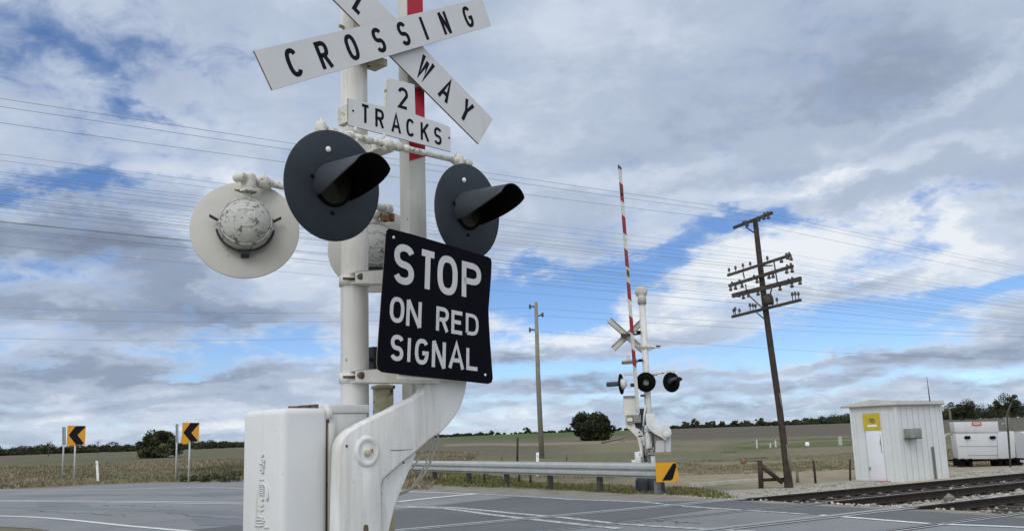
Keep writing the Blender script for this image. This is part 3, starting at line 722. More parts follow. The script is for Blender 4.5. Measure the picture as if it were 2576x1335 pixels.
grass('verge_grass', 'long dry grass on the far verge left of the signal', sites(36000, -46, -3, 30, 78,
      lambda x, y: (off_road(x, y) > .1+.5*fbm(x, y, 2, 5)) & (np.abs(x/y) < .75) & (fbm(x, y, 3, 9) > .12)), .10, .29, DRY)
grass('roadside_grass', 'short green grass beneath the guardrail', sites(9000, -6, 5.5, 22, 42,
      lambda x, y: (off_road(x, y) > 1.3+.9*fbm(x, y, 1.5, 6)) & (off_road(x, y) < 5.5)), .04, .12, [(.075, .10, .022), (.10, .115, .03), (.14, .13, .05), (.19, .165, .10)])
grass('paddock_grass', 'thin brown grass across the paddock beyond the guardrail', sites(30000, -9, 30, 31, 70,
      lambda x, y: (off_road(x, y) > 4) & (np.abs(x/y) < .62) & ((y < 29.5) | (y > 37)) & (fbm(x, y, 5, 14) > .30+.45*smooth(40, 68, y)) & (fbm(x, y, 1.3, 16) > .32)),   .03, .11, [(.165, .155, .09), (.20, .175, .11), (.235, .20, .135), (.18, .15, .10)])
grass('near_grass', 'low green and brown grass at the road edge in the bottom left corner', sites(3500, -14, -3, 9, 19.5,
      lambda x, y: polyline_dist(x, y, [Vector(p) for p in [nearhead[0]]+near+nearfar[:2]]) < -.15), .05, .13, [(.07, .09, .025), (.11, .11, .05), (.17, .12, .08)], per=6)

# ================================================================== near crossing signal
AZ = R(47)
SN = V(math.sin(AZ), -math.cos(AZ), 0); SU = V(math.cos(AZ), math.sin(AZ), 0); UP = V(0, 0, 1)
MAST = at_y(893, 1100, 5.25); MAST.z = 0
MR = .078
def P(n, x, y): return on_p(x, y, MAST + SN*n, SN)     # point of the plane n metres in front of the mast
def loc(p): q = p-MAST; return q.dot(SU), q.dot(SN), q.z
def W3(u, n, z): return MAST + SU*u + SN*n + UP*z

sig = thing('crossing_signal', MAST, 'tall white level crossing signal carrying the crossbuck, large grey lamps and black STOP sign', 'crossing signal', 'level crossing signals')
mb = MB(); mb.tube([W3(0, 0, 0), W3(0, 0, 4.75)], MR, 32); mb.lathe(W3(0, 0, 0), UP, [(.16, 0), (.16, .05), (.10, .09), (MR, .30)], 28)
obj('mast', mb, M['white'], sig)

def blade_axes(corners):
    a = ((corners[1]+corners[2]) - (corners[0]+corners[3])).normalized()
    b = ((corners[0]+corners[1]) - (corners[3]+corners[2])); b = (b - a*b.dot(a)).normalized()
    return a, b
def plate(name, pts, thick, mats, parent, label=None, bevel=.0):
    mb = MB(); mb.prism(pts, -SN*thick, mi=0, mis=1)
    return obj(name, mb, mats, parent, label=label, bevel=bevel)
# crossing blade
nb = .20
cc = [P(nb, *Z1(70, 437)), P(nb, *Z1(2028, -12)), P(nb, *Z1(2108, 222)), P(nb, *Z1(228, 775))]
a, b = blade_axes(cc)
mid = sum(cc, V(0, 0, 0))/4; hl = .25*((cc[1]-cc[0]).dot(a)+(cc[2]-cc[3]).dot(a)); hw = .25*((cc[0]-cc[3]).dot(b)+(cc[1]-cc[2]).dot(b))
bl = plate('crossing_blade', cc, .012, [M['sign'], M['edge']], sig, 'blade of the crossbuck reading CROSSING')
mb = MB()
for ch, x, y, w in (('C', 405, 527, .55), ('R', 665, 465, .53), ('O', 905, 395, .55), ('S', 1137, 335, .52), ('S', 1350, 280, .52), ('I', 1523, 230, .2), ('N', 1700, 180, .5), ('G', 1900, 125, .56)):
    p = P(nb, *Z1(x, y)); s = (p-mid).dot(a)
    loww = ((cc[0]+(cc[1]-cc[0])*((s+hl)/(2*hl))) + (cc[3]+(cc[2]-cc[3])*((s+hl)/(2*hl))))/2
    k = (cc[0]-cc[3]).length*(1-(s+hl)/(2*hl)) + (cc[1]-cc[2]).length*(s+hl)/(2*hl)
    h_ = .735*k
    letter(mb, ch, loww, a, b, w*1.02*h_, h_, .168*h_, SN)
obj('lettering', mb, M['letter'], bl)
# railway blade, behind the crossing blade
nw = .165
tip, bot, le, re_ = P(nw, *Z1(2122, 1025)), P(nw, *Z1(2000, 1237)), P(nw, *Z1(850, 100)), P(nw, *Z1(1195, 62))
wa = ((bot-le).normalized() + (tip-re_).normalized()).normalized(); wb = SN.cross(wa)*-1
if wb.z < 0: wb = -wb
ctr = P(nw, 930, 92)
L1 = ((tip+bot)/2-ctr).dot(wa); hwid = .25*((tip-bot).dot(wb)+(re_-le).dot(wb)); cl = ((tip+bot+le+re_)/4-ctr).dot(wb)
q0 = ctr + wb*cl
wc = [q0-wa*L1+wb*hwid, tip, bot, q0-wa*L1-wb*hwid]
bw = plate('railway_blade', wc, .012, [M['sign'], M['edge']], sig, 'blade of the crossbuck reading RAIL WAY')
mb = MB()
lw = 2*hwid
for ch, p, w in (('W', P(nw, *Z1(1545, 577)), .74), ('A', P(nw, *Z1(1712, 797)), .62), ('Y', P(nw, *Z1(1900, 940)), .60), ('L', P(nw, *Z1(962, 78)), .46)):
    s = (p-q0).dot(wa); letter(mb, ch, q0+wa*s+wb*.004, wa, wb, w*.62*lw, .62*lw, .106*lw, SN)
sL = (P(nw, *Z1(962, 78))-q0).dot(wa)
for k, (ch, w) in enumerate((('I', .2), ('A', .6), ('R', .54))):
    letter(mb, ch, q0+wa*(sL-.17*(k+1))+wb*.004, wa, wb, w*.62*lw, .62*lw, .106*lw, SN)
obj('lettering', mb, M['letter'], bw)
# crossbuck fixings behind the blades
mb = MB()
for x, y in (Z1(1100, 545),):
    c = P(.085, x, y); mb.box(c, (SU, UP, SN), (.055, .022, .06))
mb.box(W3(0, .10, P(.1, 930, 92).z), (SU, UP, SN), (.05, .16, .05))
mb.tube([W3(-MR-.03, .0, P(.1, 930, 70).z), W3(MR+.03, 0, P(.1, 930, 70).z)], .012, 8)
obj('sign_clamp', mb, M['moss'], sig, bevel=.004)
# tracks sign
nt_ = .235
tp = [Z1(880, 845), Z1(1205, 924), Z1(1222, 678), Z1(1236, 674), Z1(1448, 728), Z1(1456, 985), Z1(1740, 1085), Z1(1757, 1103), Z1(1760, 1305), Z1(880, 1075)]
tp = [P(nt_, *q) for q in tp]
ts_ = plate('tracks_sign', tp, .010, [M['sign'], M['edge']], sig, 'small sign reading 2 TRACKS')
ta = (tp[8]-tp[9]).normalized(); ta = V(ta.x, ta.y, 0).normalized(); tb = UP
mb = MB()
hT = (tp[0]-tp[9]).length*.70
for ch, x, y, w in (('T', 1025, 978, .56), ('R', 1148, 1018, .56), ('A', 1290, 1063, .66), ('C', 1412, 1098, .56), ('K', 1537, 1135, .60), ('S', 1648, 1170, .54)):
    letter(mb, ch, P(nt_, *Z1(x, y)), ta, tb, w*1.04*hT, hT, .158*hT, SN)
h2 = (P(nt_, *Z1(1345, 752))-P(nt_, *Z1(1345, 940))).length*.97
letter(mb, '2', P(nt_, *Z1(1349, 846)), ta, tb, .58*h2, h2, .150*h2, SN)
for x, y in ((920, 953), (1745, 1185)): mb.lathe(P(nt_, *Z1(x, y)), SN, [(.007, 0), (.006, .003), (0, .004)], 10)
obj('lettering', mb, M['letter'], ts_)
mb = MB(); mb.box(P(nt_-.03, *Z1(1345, 724)), (SU, UP, SN), (.012, .012, .02)); obj('sign_bolt', mb, M['old'], sig); mb = MB(); mb.box((tp[0]+tp[9])/2 + SU*.03 - SN*.06, (SU, UP, SN), (.02, .05, .05)); obj('sign_clamp', mb, M['old'], sig); mb = MB()
mb.prism([tp[2]-SN*.001+SU*-.006, tp[2]+SU*.0-SN*.001, tp[1]-SN*.001, tp[1]-SU*.006-SN*.001], -SN*.02)
obj('sign_stiffener', mb, M['old'], sig)

# ---- lamps
def lamp(parent, c, ax, rd, front, hood_len=.36, peel=True, up=UP, tipdown=.0):
    """c = centre of the backing disc, ax = the way the lamp shines, rd = disc radius"""
    ax = ax.normalized(); sx = ax.cross(UP).normalized(); sy = sx.cross(ax).normalized(); k = rd/.3
    mb = MB()
    # round housing behind the disc with hinge lugs and clasp ears
    prof = [(.150*k, -.012), (.152*k, -.02), (.158*k, -.028), (.158*k, -.045), (.150*k, -.052), (.146*k, -.075)]
    prof += [(.146*k*math.cos(R(t)), -.075-.095*k*math.sin(R(t))) for t in range(15, 90, 12)] + [(0, -.170*k)]
    mb.lathe(c, ax, prof, 44)
    hs = obj('signal_lamp', mb, M['peel'] if peel else M['navy'], parent)
    mb = MB()
    mb.lathe(c, ax, [(.118*k, .004), (rd-.004, .004), (rd, .001)], 72, mi=0)
    mb.lathe(c, ax, [(rd, .001), (rd, -.003), (rd-.004, -.005), (.14*k, -.005)], 72, mi=1)
    if peel:
        me_ = MB(); e_ = -.150*k
        q_ = lambda x, y: c + ax*(-.075*k-.095*k*math.sqrt(max(0, 1-(x*x+y*y)/.0213))-.001) + sx*x*k + sy*y*k
        for pl_ in (((-.045, .045), (0, .05), (.045, .045)), ((.045, .045), (.05, .0), (.040, -.03)), ((.01, .02), (.02, -.01), (.045, -.02)), ((-.03, -.05), (.0, -.055), (.04, -.05))): me_.tube([q_(*p_) for p_ in pl_], .0045*k, 6)
        me_.lathe(c, ax, [(.140*k, -.098), (.147*k, -.102), (.143*k, -.112), (.136*k, -.112)], 44)
        obj('casting_ridge', me_, M['peel'], hs)
    obj('backing_disc', mb, [M['disc'] if front else M['disc'], M['back'] if peel else M['disc']], hs)
    # lens
    mb = MB(); mb.lathe(c, ax, [(.118*k, .004), (.112*k, .020), (.104*k, .022), (.100*k, .012)], 40, mi=0)
    pr = [(.1*k, .010)]
    for i in range(9): r_ = .1*k*(1-i/9.); pr += [(r_, .012+.018*(i/9.)), (r_-.005, .015+.018*(i/9.))]
    mb.lathe(c, ax, pr + [(0, .034)], 40, mi=1)
    obj('lens', mb, [M['dark'], M['lens']], hs)
    # hood: a tube cut away underneath
    mb = MB(); nseg = 44; vi = []; rows = 9; r0 = .122*k
    A = [R(-124 + 248*i/nseg) for i in range(nseg+1)]
    def ln(a):
        d = abs(math.degrees(a))
        if d < 58: return hood_len
        t = min(1, (d-58)/66); return hood_len*(1-.93*t**1.5) + .004
    rings = []
    for th_ in (0, .003):
        rr = r0 + th_
        for j in range(rows+1):
            vs = []
            for a_ in A:
                l = ln(a_)*j/rows
                cen = c - sy*(tipdown*l)
                vs.append(cen + ax*(.004+l) + (sx*math.sin(a_)+sy*math.cos(a_))*rr)
            rings.append(vs)
    nn = nseg+1; flat = [p for r_ in rings for p in r_]; inn = []; outf = []
    for j in range(rows):
        for i in range(nseg):
            q = (j*nn+i, j*nn+i+1, (j+1)*nn+i+1, (j+1)*nn+i); inn.append(q)
            o_ = (rows+1)*nn; outf.append(tuple(o_+x for x in reversed(q)))
    o_ = (rows+1)*nn
    rim = [(rows*nn+i, rows*nn+i+1, o_+rows*nn+i+1, o_+rows*nn+i) for i in range(nseg)]
    rim += [(j*nn, (j+1)*nn, o_+(j+1)*nn, o_+j*nn) for j in range(rows)] + [(j*nn+nseg, (j+1)*nn+nseg, o_+(j+1)*nn+nseg, o_+j*nn+nseg) for j in range(rows)]
    base_n = len(mb.v); mb.v += [tuple(p) for p in flat]
    for fs, mi_ in ((inn, 1), (outf, 0), (rim, 0)):
        for f in fs: mb.f.append(f); mb.sm.append(True); mb.mi.append(mi_)
    obj('hood', mb, [M['hood'], M['dark']], hs)
    # screws on the disc
    for dx, dy in ((-.135, .02), (-.135, .055), (0, -.150), (.135, .03)):
        mb = MB(); mb.lathe(c + sx*dx*k + sy*dy*k + ax*.004, ax, [(.010*k, 0), (.010*k, .006), (.004*k, .010), (0, .011)], 8)
        obj('bolt', mb, M['dark'], hs)
    mb = MB(); mb.lathe(c + sx*.045*k + sy*.19*k + ax*.004, ax, [(.016*k, 0), (.016*k, .004), (.006*k, .007), (0, .008)], 12)
    obj('peep_sight', mb, M['white2'], hs)
    if peel:
        mb = MB()   # clasp ears, retaining band and hinge; dark colour paints in shadow below the ring
        for sgn in (-1, 1):
            e0 = c + sx*sgn*.152*k + sy*.03*k - ax*.05; mb.box(e0 + sx*sgn*.02*k + sy*.012*k, (sx*sgn*.85+sy*.5, sy*.85-sx*sgn*.5, ax), (.026*k, .004*k, .012*k))
        pts = [c - ax*.052 + (sx*math.sin(R(t))+sy*math.cos(R(t)))*.158*k for t in range(100, 261, 8)]
        mb.tube(pts, .006*k, 6)
        mb.box(c - sy*.168*k - ax*.04, (sx, sy, ax), (.022*k, .012*k, .03*k))
        obj('clasp', mb, M['navy'], hs)
        mb = MB()
        for sgn in (-1, 1):
            t0 = c + sy*.208*k - ax*.055 + sx*sgn*.012; mb.prism([t0 + sy*.012*k, t0 - sy*.012*k, t0 + sx*sgn*.052*k + sy*.008*k], -ax*.012)
        obj('wing_nut', mb, M['rust'], hs)
        mb = MB(); mb.tube([c + sy*.14*k - ax*.075, c + sy*.20*k - ax*.072, c + sy*.245*k - ax*.068], [.040*k, .026*k, .024*k], 14)
        mb.lathe(c + sy*.208*k - ax*.045, ax*-1, [(.018*k, 0), (.016*k, .02), (0, .022)], 8)
        obj('hanger', mb, M['old'], hs)
    return hs, sy
def tilt(azd, down): return V(math.sin(R(azd))*math.cos(R(down)), -math.cos(R(azd))*math.cos(R(down)), -math.sin(R(down)))
cFL = P(.40, 838, 467); cFR = P(.36, 1177, 532)
lamp(sig, cFL, tilt(44, 5), .288*1.0, True, hood_len=.345)
lamp(sig, cFR, tilt(51, 3), .288*1.0, True, hood_len=.345)
cBL = P(-.30, 617, 577); cBR = P(-.40, 942, 628)
rBL = 270/2/F*((cBL-CAM).dot(FW))*.985
for c_, az_, dn in ((cBL, 197, 12), (cBR, 191, 12)):
    lamp(sig, c_, V(math.sin(R(az_))*math.cos(R(dn)), -math.cos(R(az_))*math.cos(R(dn)), -math.sin(R(dn))), rBL, False, hood_len=.30)

def knob(mb, p, ax, r, l): mb.lathe(p-ax*l/2, ax, [(0, 0), (r*.8, 0), (r, l*.15), (r, l*.85), (r*.8, l), (0, l)], 14)
# cross-arm carrying the front lamps, above the discs
fb0, fb1 = P(.30, 800, 322), P(.30, 1180, 411)
mb = MB(); ba = (fb1-fb0).normalized()
mb.tube([fb0, fb0.lerp(fb1, .5), fb1], .018, 14)
for t, r_, l in ((0.02, .034, .05), (.19, .030, .03), (.30, .033, .045), (.42, .040, .06), (.47, .034, .10), (.55, .030, .03), (.90, .034, .05), (.99, .030, .05)): knob(mb, fb0.lerp(fb1, t), ba, r_*.78, l)
for t in (.02, .90, .22, .40):
    p = fb0.lerp(fb1, t); mb.tube([p+UP*.02, p+UP*.055], .008, 6); mb.tube([p-UP*.045, p], .016, 8)
for c_ in (cFL, cFR):
    t = (c_-fb0).dot(ba); p = fb0+ba*t; mb.tube([p + UP*.0, p - UP*.04 - SN*.0, V(p.x, p.y, c_.z+.27) - SN*0.0], .020, 12)
    mb.tube([V(p.x, p.y, c_.z+.27), c_+UP*.2-tilt(47, 3)*.07], .024, 10)
    knob(mb, p, UP, .030, .07)
mb.box(W3(fb0.lerp(fb1, .25).z*0, .19, fb0.lerp(fb1, .24).z), (SU, UP, SN), (.05, .03, .11))
obj('lamp_arm', mb, M['old'], sig)
# cross-arm of the lamps facing the other way
bb0, bb1 = P(-.24, 604, 446), P(-.30, 985, 528)
mb = MB(); ba2 = (bb1-bb0).normalized()
mb.tube([bb0 + ba2*.04, bb0.lerp(bb1, .5), bb1], .020, 14)
for t, r_, l in ((.04, .036, .06), (.13, .038, .06), (.16, .030, .05), (.97, .034, .05)): knob(mb, bb0.lerp(bb1, t), ba2, r_, l)
knob(mb, bb0.lerp(bb1, .05)-UP*.02, UP, .040, .10); knob(mb, bb0-SN*.0, V(1, -.3, 0).normalized(), .026, .07)
mb.tube([bb0.lerp(bb1, .14), bb0.lerp(bb1, .14)+UP*.06], .008, 6)
mb.lathe(bb0.lerp(bb1, .05)-UP*.075, UP, [(.045, 0), (.048, .008), (.045, .016)], 16)
mb.box(W3(.0, -.16, bb0.lerp(bb1, .6).z), (SU, UP, SN), (.05, .03, .11))
for c_ in (cBL, cBR):
    mb.tube([V(c_.x, c_.y, c_.z+.20) - SN*.0 + V(.0, -.06, 0), bb0 + ba2*((c_-bb0).dot(ba2))], .022, 10)
obj('lamp_arm', mb, M['old'], sig)
mb = MB(); knob(mb, bb1 - UP*.05, UP, .02, .05); mb.box(P(-.3, 968, 549), (SU, UP, SN), (.022, .02, .02))
obj('clamp_bolt', mb, M['rust'], sig)

# ---- stop sign
ns = .40
so_ = [(480, 60), (640, 100), (850, 162), (1050, 222), (1205, 268), (1232, 282), (1238, 310), (1233, 420), (1222, 560), (1214, 660), (1218, 760), (1228, 920), (1240, 1080), (1246, 1160), (1238, 1192), (1212, 1204), (1080, 1190), (880, 1168), (700, 1150), (570, 1135), (430, 1118), (400, 1098), (392, 1065), (393, 1000), (405, 830), (425, 560), (445, 300), (458, 110), (464, 78)]
sp = [P(ns, *Z4(*q)) for q in so_]
st = plate('stop_sign', sp, .004, [M['black'], M['edge']], sig, 'black plate reading STOP ON RED SIGNAL')
mb = MB()
c4 = [P(ns, *Z4(*q)) for q in ((455, 60), (1235, 280), (1242, 1200), (395, 1110))]
def uv(p):      # solve the bilinear position inside the plate by iteration
    u = v = .5
    for _ in range(30):
        f = (c4[0]*(1-u)+c4[1]*u)*(1-v)+(c4[3]*(1-u)+c4[2]*u)*v; e = p-f
        du = (c4[1]-c4[0])*(1-v)+(c4[2]-c4[3])*v; dv = (c4[3]-c4[0])*(1-u)+(c4[2]-c4[1])*u
        a11, a12, a22 = du.dot(du), du.dot(dv), dv.dot(dv); r1, r2 = e.dot(du), e.dot(dv); D_ = a11*a22-a12*a12
        u += (r1*a22-r2*a12)/D_; v += (a11*r2-a12*r1)/D_
    return u, v, du, dv
hq = lambda y: y
for ch, x, y0, y1, xw in (('S', 592, 178, 475, 150), ('T', 765, 222, 508, 130), ('O', 912, 262, 550, 148), ('P', 1088, 315, 575, 142),
                  ('O', 540, 565, 755, 106), ('N', 664, 594, 784, 110), ('R', 874, 640, 818, 92), ('E', 985, 668, 840, 90), ('D', 1093, 690, 848, 94),
                  ('S', 540, 842, 1036, 94), ('I', 628, 866, 1042, 30), ('G', 722, 872, 1062, 100), ('N', 847, 893, 1085, 100), ('A', 977, 910, 1092, 116), ('L', 1096, 930, 1106, 92)):
    yc = (y0+y1)/2; p = P(ns, *Z4(x, yc)); u_, v_, du, dv = uv(p)
    axl = du.normalized(); upl = (-dv).normalized()
    hh = (P(ns, *Z4(x, y0))-P(ns, *Z4(x, y1))).length; ww = (P(ns, *Z4(x-xw/2, yc-.28*xw/2))-P(ns, *Z4(x+xw/2, yc+.28*xw/2))).length
    big = y0 < 560 and y1 < 580
    letter(mb, ch, p, axl, upl, ww, hh, (.172 if big else .168)*hh*(1.0 if ch != 'I' else 1), SN, depth=.0015)
mb2 = mb
obj('lettering', mb2, M['letterw'], st)
mb = MB()
for x, y in ((515, 127), (1190, 1138)): mb.lathe(P(ns+.001, *Z4(x, y)), SN, [(.008, 0), (.007, .003), (0, .004)], 10)
obj('rivet', mb, M['white2'], st)
# brackets from the mast to the stop sign
for (ya, yb, x1) in ((405, 455, 470), (1130, 1175, 800)):
    mb = MB(); z0 = P(.08, *Z4(230, (ya+yb)/2)).z
    zt = z0
    # clamp round the mast
    mb.lathe(W3(0, 0, z0-.028), UP, [(MR+.001, 0), (MR+.010, 0), (MR+.010, .056), (MR+.001, .056)], 30)
    xr = .30 if x1 > 600 else .20
    mb.prism([W3(-.075, MR+.030, zt+.036), W3(-.075, MR+.030, zt-.030), W3(.0, MR+.034, zt-.040), W3(xr, ns-.03, zt-.046), W3(xr, ns-.03, zt+.050)], V(-.004, .006, 0))
    mb.prism([W3(-.075, MR+.030, zt+.036), W3(xr, ns-.03, zt+.050), W3(xr, ns-.14, zt+.050), W3(-.075, MR-.03, zt+.036)], UP*-.005)
    mb.prism([W3(-.075, MR+.030, zt-.030), W3(.0, MR+.034, zt-.040), W3(xr, ns-.03, zt-.046), W3(xr, ns-.10, zt-.046), W3(-.075, MR-.02, zt-.030)], UP*.005)
    mb.box(W3(.25, ns-.018, zt), (SU, UP, SN), (.26, .03, .008))
    o = obj('sign_bracket', mb, M['white'], sig)
    mb = MB()
    pz = P(MR+.012, *Z4(215, (ya+yb)/2-20))
    mb.tube([W3(-.115, MR*.6, zt), W3(-.05, MR*.9, zt)], .008, 8); knob(mb, W3(-.050, MR+.042, zt+.006), SN, .020, .03); knob(mb, W3(-.018, MR+.046, zt+.004), SN, .015, .03)
    obj('clamp_bolt', mb, M['brown'], o)
# stub pipe with cap beside the mast
pc = P(-.05, 964, 1005)
mb = MB(); mb.tube([V(pc.x, pc.y, .9), V(pc.x, pc.y, pc.z+.065)], .060, 24); mb.lathe(V(pc.x, pc.y, pc.z+.062), UP, [(.05, 0), (.070, .002), (.070, .018), (.03, .026), (0, .026)], 24)
obj('stub_pipe', mb, M['moss'], sig)
mb = MB(); p_ = P(-.12, 942, 905); mb.box(p_, (SU, UP, SN), (.03, .075, .03)); mb.tube([p_, W3(0, -.05, p_.z)], .012, 8)
obj('small_bell_box', mb, M['disc'], sig)

# ================================================================== near boom gate
gate = thing('boom_gate', MAST + SU*-.1 + V(0, 0, .9), 'large raised boom gate with white mechanism box and curved arm under the STOP sign', 'boom gate', 'boom gates')
nf = .205
pC = P(nf, 708, 1180)
uC, _, _ = loc(pC); uS, _, zTop = loc(P(nf, *Z5(795, 352))); uE = loc(P(nf, *Z5(1133, 420)))[0]
zTop = loc(P(nf, *Z5(600, 318)))[2]
mb = MB(); nd = -.17
mb.box(W3((uC+uS)/2, (nf+nd)/2, (zTop+.86)/2), (SU, SN, UP), ((uS-uC)/2-.004, (nf-nd)/2, (zTop-.86)/2))
cover = obj('case_cover', mb, M['case'], gate, bevel=.034, seg=4)
mb = MB(); zB = loc(P(nf-.03, *Z5(980, 362)))[2]
mb.box(W3((uS+uE)/2+.004, (nf-.03+nd)/2, (zB+.86)/2), (SU, SN, UP), ((uE-uS)/2-.002, (nf-.03-nd)/2, (zB-.86)/2))
case = obj('mechanism_case', mb, M['case'], gate, bevel=.008)
mb = MB(); p_ = P(nf-.02, *Z5(830, 335)); mb.lathe(W3(uS-.012, nf-.028, zB-.0), SU, [(0, 0), (.030, 0), (.034, .006), (.034, .03), (.026, .036)], 20)
mb.box(W3((uS+uE)/2+.01, (nf-.03+nd)/2, zB+.022), (SU, SN, UP), ((uE-uS)/2+.004, (nf-.026-nd)/2+.004, .023))
obj('case_lid', mb, M['case'], gate, bevel=.012, seg=3)
mb = MB(); za = zTop-.012
mb.tube([W3(uC+.09, nf-.08, za+.018), W3(uS-.03, nf-.08, za+.022)], .006, 8); mb.box(W3(uC+.17, nf-.07, za+.012), (SU, SN, UP), (.010, .03, .016)); mb.box(W3(uS-.05, nf-.07, za+.012), (SU, SN, UP), (.012, .03, .02))
obj('hinge_rod', mb, M['brown'], gate)
mb = MB()
for y in (680, 955): knob(mb, P(nf+.004, *Z5(843, y)), SN, .015, .03)
mb.tube([W3(uS+.012, nf-.026, zB-.03), W3(uS+.012, nf-.026, .9)], .005, 6)
obj('case_bolt', mb, M['brown'], gate)
# dark seam gasket
mb = MB(); mb.box(W3(uS, (nf-.02+nd)/2, (zTop+.86)/2-.03), (SU, SN, UP), (.0035, (nf-.02-nd)/2, (zTop-.86)/2-.03)); obj('gasket', mb, M['brown'], gate)
mb = MB(); mb.box(W3(uS+.026, (nf-.012+nd)/2, (zB-.05+.86)/2), (SU, SN, UP), (.019, (nf-.012-nd)/2, (zB-.05-.86)/2)); obj('case_flange', mb, M['boom'], gate, bevel=.003)
# raised casting marks on the cover's end
mb = MB()
ncv = MAST + SU*uC; EN = -SU
def PE(x, y): return on_p(x, y, ncv + SN*0, SU) + EN*.001
ZE2 = zc(750, 1380, 5.1346)
def mark(pts, r=.0035): mb.tube([PE(*ZE2(*q)) for q in pts], r, 6)
mark([(300, 90), (330, 125), (290, 160), (300, 185), (345, 195), (345, 235), (300, 235)]); mark([(270, 270), (330, 262), (345, 300), (300, 325), (340, 335)]); mark([(275, 360), (320, 352), (330, 400), (300, 415)])
mark([(270, 520), (330, 515)], .003); mark([(310, 545), (345, 590), (378, 650), (392, 720), (400, 800), (385, 850)], .0045)
for y in (600, 630, 660, 690, 725, 758): mark([(262, y), (300, y-6), (335, y+4)], .003)
mark([(300, 800), (330, 830), (300, 855)], .003); mark([(250, 900), (300, 940), (325, 925), (300, 890)], .003); mark([(230, 980), (290, 1010), (330, 985)], .003)
mark([(225, 1100), (270, 1098), (325, 1125)]); mark([(210, 1160), (300, 1150), (350, 1170)], .003); mark([(190, 1245), (260, 1250), (325, 1240)]); mark([(330, 1268), (400, 1275)])
mark([(215, 1190), (260, 1200), (330, 1196)], .003)
obj('casting_mark', mb, M['case'], cover)
# curved cast arm in front of the case
na = .315
outl = [(1608, -60), (1606, 60), (1598, 130), (1570, 185), (1520, 224), (1450, 258), (1380, 290), (1290, 338), (1180, 388), (1060, 448), (965, 505), (912, 560), (884, 625), (877, 700), (874, 800), (868, 1000), (862, 1335), (858, 1620), (1236, 1620), (1232, 1335), (1230, 1100), (1231, 950), (1243, 910), (1275, 878), (1340, 822), (1405, 766), (1455, 727), (1512, 684), (1560, 640), (1625, 582), (1720, 522), (1785, 455), (1845, 375), (1892, 290), (1920, 200), (1936, 100), (1946, 0), (1950, -60)]
mb = MB(); mb.prism([P(na, *Z5(*q)) for q in outl], -SN*.075)
armo = obj('counterweight_arm', mb, M['arm'], gate, bevel=.013, seg=3)
fl = [(1225, 960), (1243, 906), (1275, 874), (1405, 762), (1512, 684), (1512, 700), (1450, 850), (1392, 985), (1336, 1130), (1290, 1320), (1262, 1620), (1222, 1620)]
mb = MB(); mb.prism([P(na-.046, *Z5(*q)) for q in fl], -SN*.025)
obj('arm_flange', mb, M['arm'], armo, bevel=.006)
mb = MB(); pb = P(na, *Z5(1105, 676)); mb.lathe(pb-SN*.004, SN, [(.086, 0), (.082, .004), (.072, .013), (.062, .015), (.052, .010), (.040, .002), (.030, .003), (.026, .006), (0, .006)], 44)
obj('pivot_boss', mb, M['arm'], armo)
mb = MB(); pb = P(na+.004, *Z5(1105, 690)); knob(mb, pb+SN*.006, SN, .017, .022); knob(mb, P(na+.006, *Z5(1142, 668)), SN, .009, .012)
obj('pivot_bolt', mb, M['moss'], armo)
mb = MB(); q = [(1078, 1300), (1084, 1284), (1098, 1278), (1112, 1284), (1118, 1300), (1118, 1500), (1078, 1500)]
mb.prism([P(na+.002, *Z5(*k)) for k in q], -SN*.003); obj('slot', mb, M['brown'], armo)
mb = MB()
for x, y in ((938, 632), (1408, 768)): mb.lathe(P(na+.001, *Z5(x, y)), SN, [(.008, 0), (.006, .003), (0, .003)], 10)
mb.tube([P(na+.0005, *Z5(1300, 667)), P(na+.0005, *Z5(1380, 667)), P(na+.0005, *Z5(1480, 658))], [.002, .002, .0008], 5)
obj('arm_crack', mb, M['brown'], armo)
# the boom itself
bl0, bl1 = P(.10, 1010, 590), P(.10, 1010, 0)
bx = lambda x, y: P(.10, x, y)
zb0, zb1 = bx(1050, 960).z, 7.2
ub = loc(bx(1052, 590))[0]; ul = loc(bx(1031, 590))[0]; uR = loc(bx(1074, 590))[0]
mb = MB(); cb = W3((ul+uR)/2, .10-.045, (zb0-.1+zb1)/2)
mb.box(cb, (SU, SN, UP), ((uR-ul)/2, .045, (zb1-zb0+.1)/2))
boom = obj('boom', mb, M['boom'], gate, bevel=.006)
# reflective red bands wrapped on its face
zs = [loc(bx(1052, y))[2] for y in (400, 222, 22)]
per = zs[1]-zs[0]; slant = .055
z0 = zs[0]
while z0 < zb1-.4:
    z1 = z0 + per; mb = MB()
    mb.prism([W3(ul+.004, .1025, z0-slant*.5), W3(uR-.004, .1025, z0+slant*.5), W3(uR-.004, .1025, z1+slant*.5), W3(ul+.004, .1025, z1-slant*.5)], SN*-.003)
    obj('red_band', mb, M['red'], boom); z0 += per*2.02
mb = MB(); mb.box(W3((ul+uR)/2+.03, .14, zb0+.0), (SU, SN, UP), (.07, .09, .08)); mb.tube([W3(ul, .1, zb0+.05), W3(ul, .3, zb0+.05)], .014, 8)
obj('boom_clamp', mb, M['white'], gate)
# flexible conduits hanging behind the arm
mb = MB()
for off, r_, pl in ((0, .0065, ((1695, 520), (1680, 620), (1640, 740), (1580, 860), (1500, 960), (1430, 1012), (1370, 1030), (1300, 1036))), (.03, .005, ((1660, 560), (1640, 650), (1600, 760), (1540, 880), (1460, 985), (1380, 1018), (1320, 1020))), (.05, .0045, ((1640, 590), (1560, 690), (1500, 790), (1440, 880)))):
    mb.tube([P(.18+off, *Z5(*q)) for q in pl], r_, 8)
obj('cable', mb, M['cable'], gate)

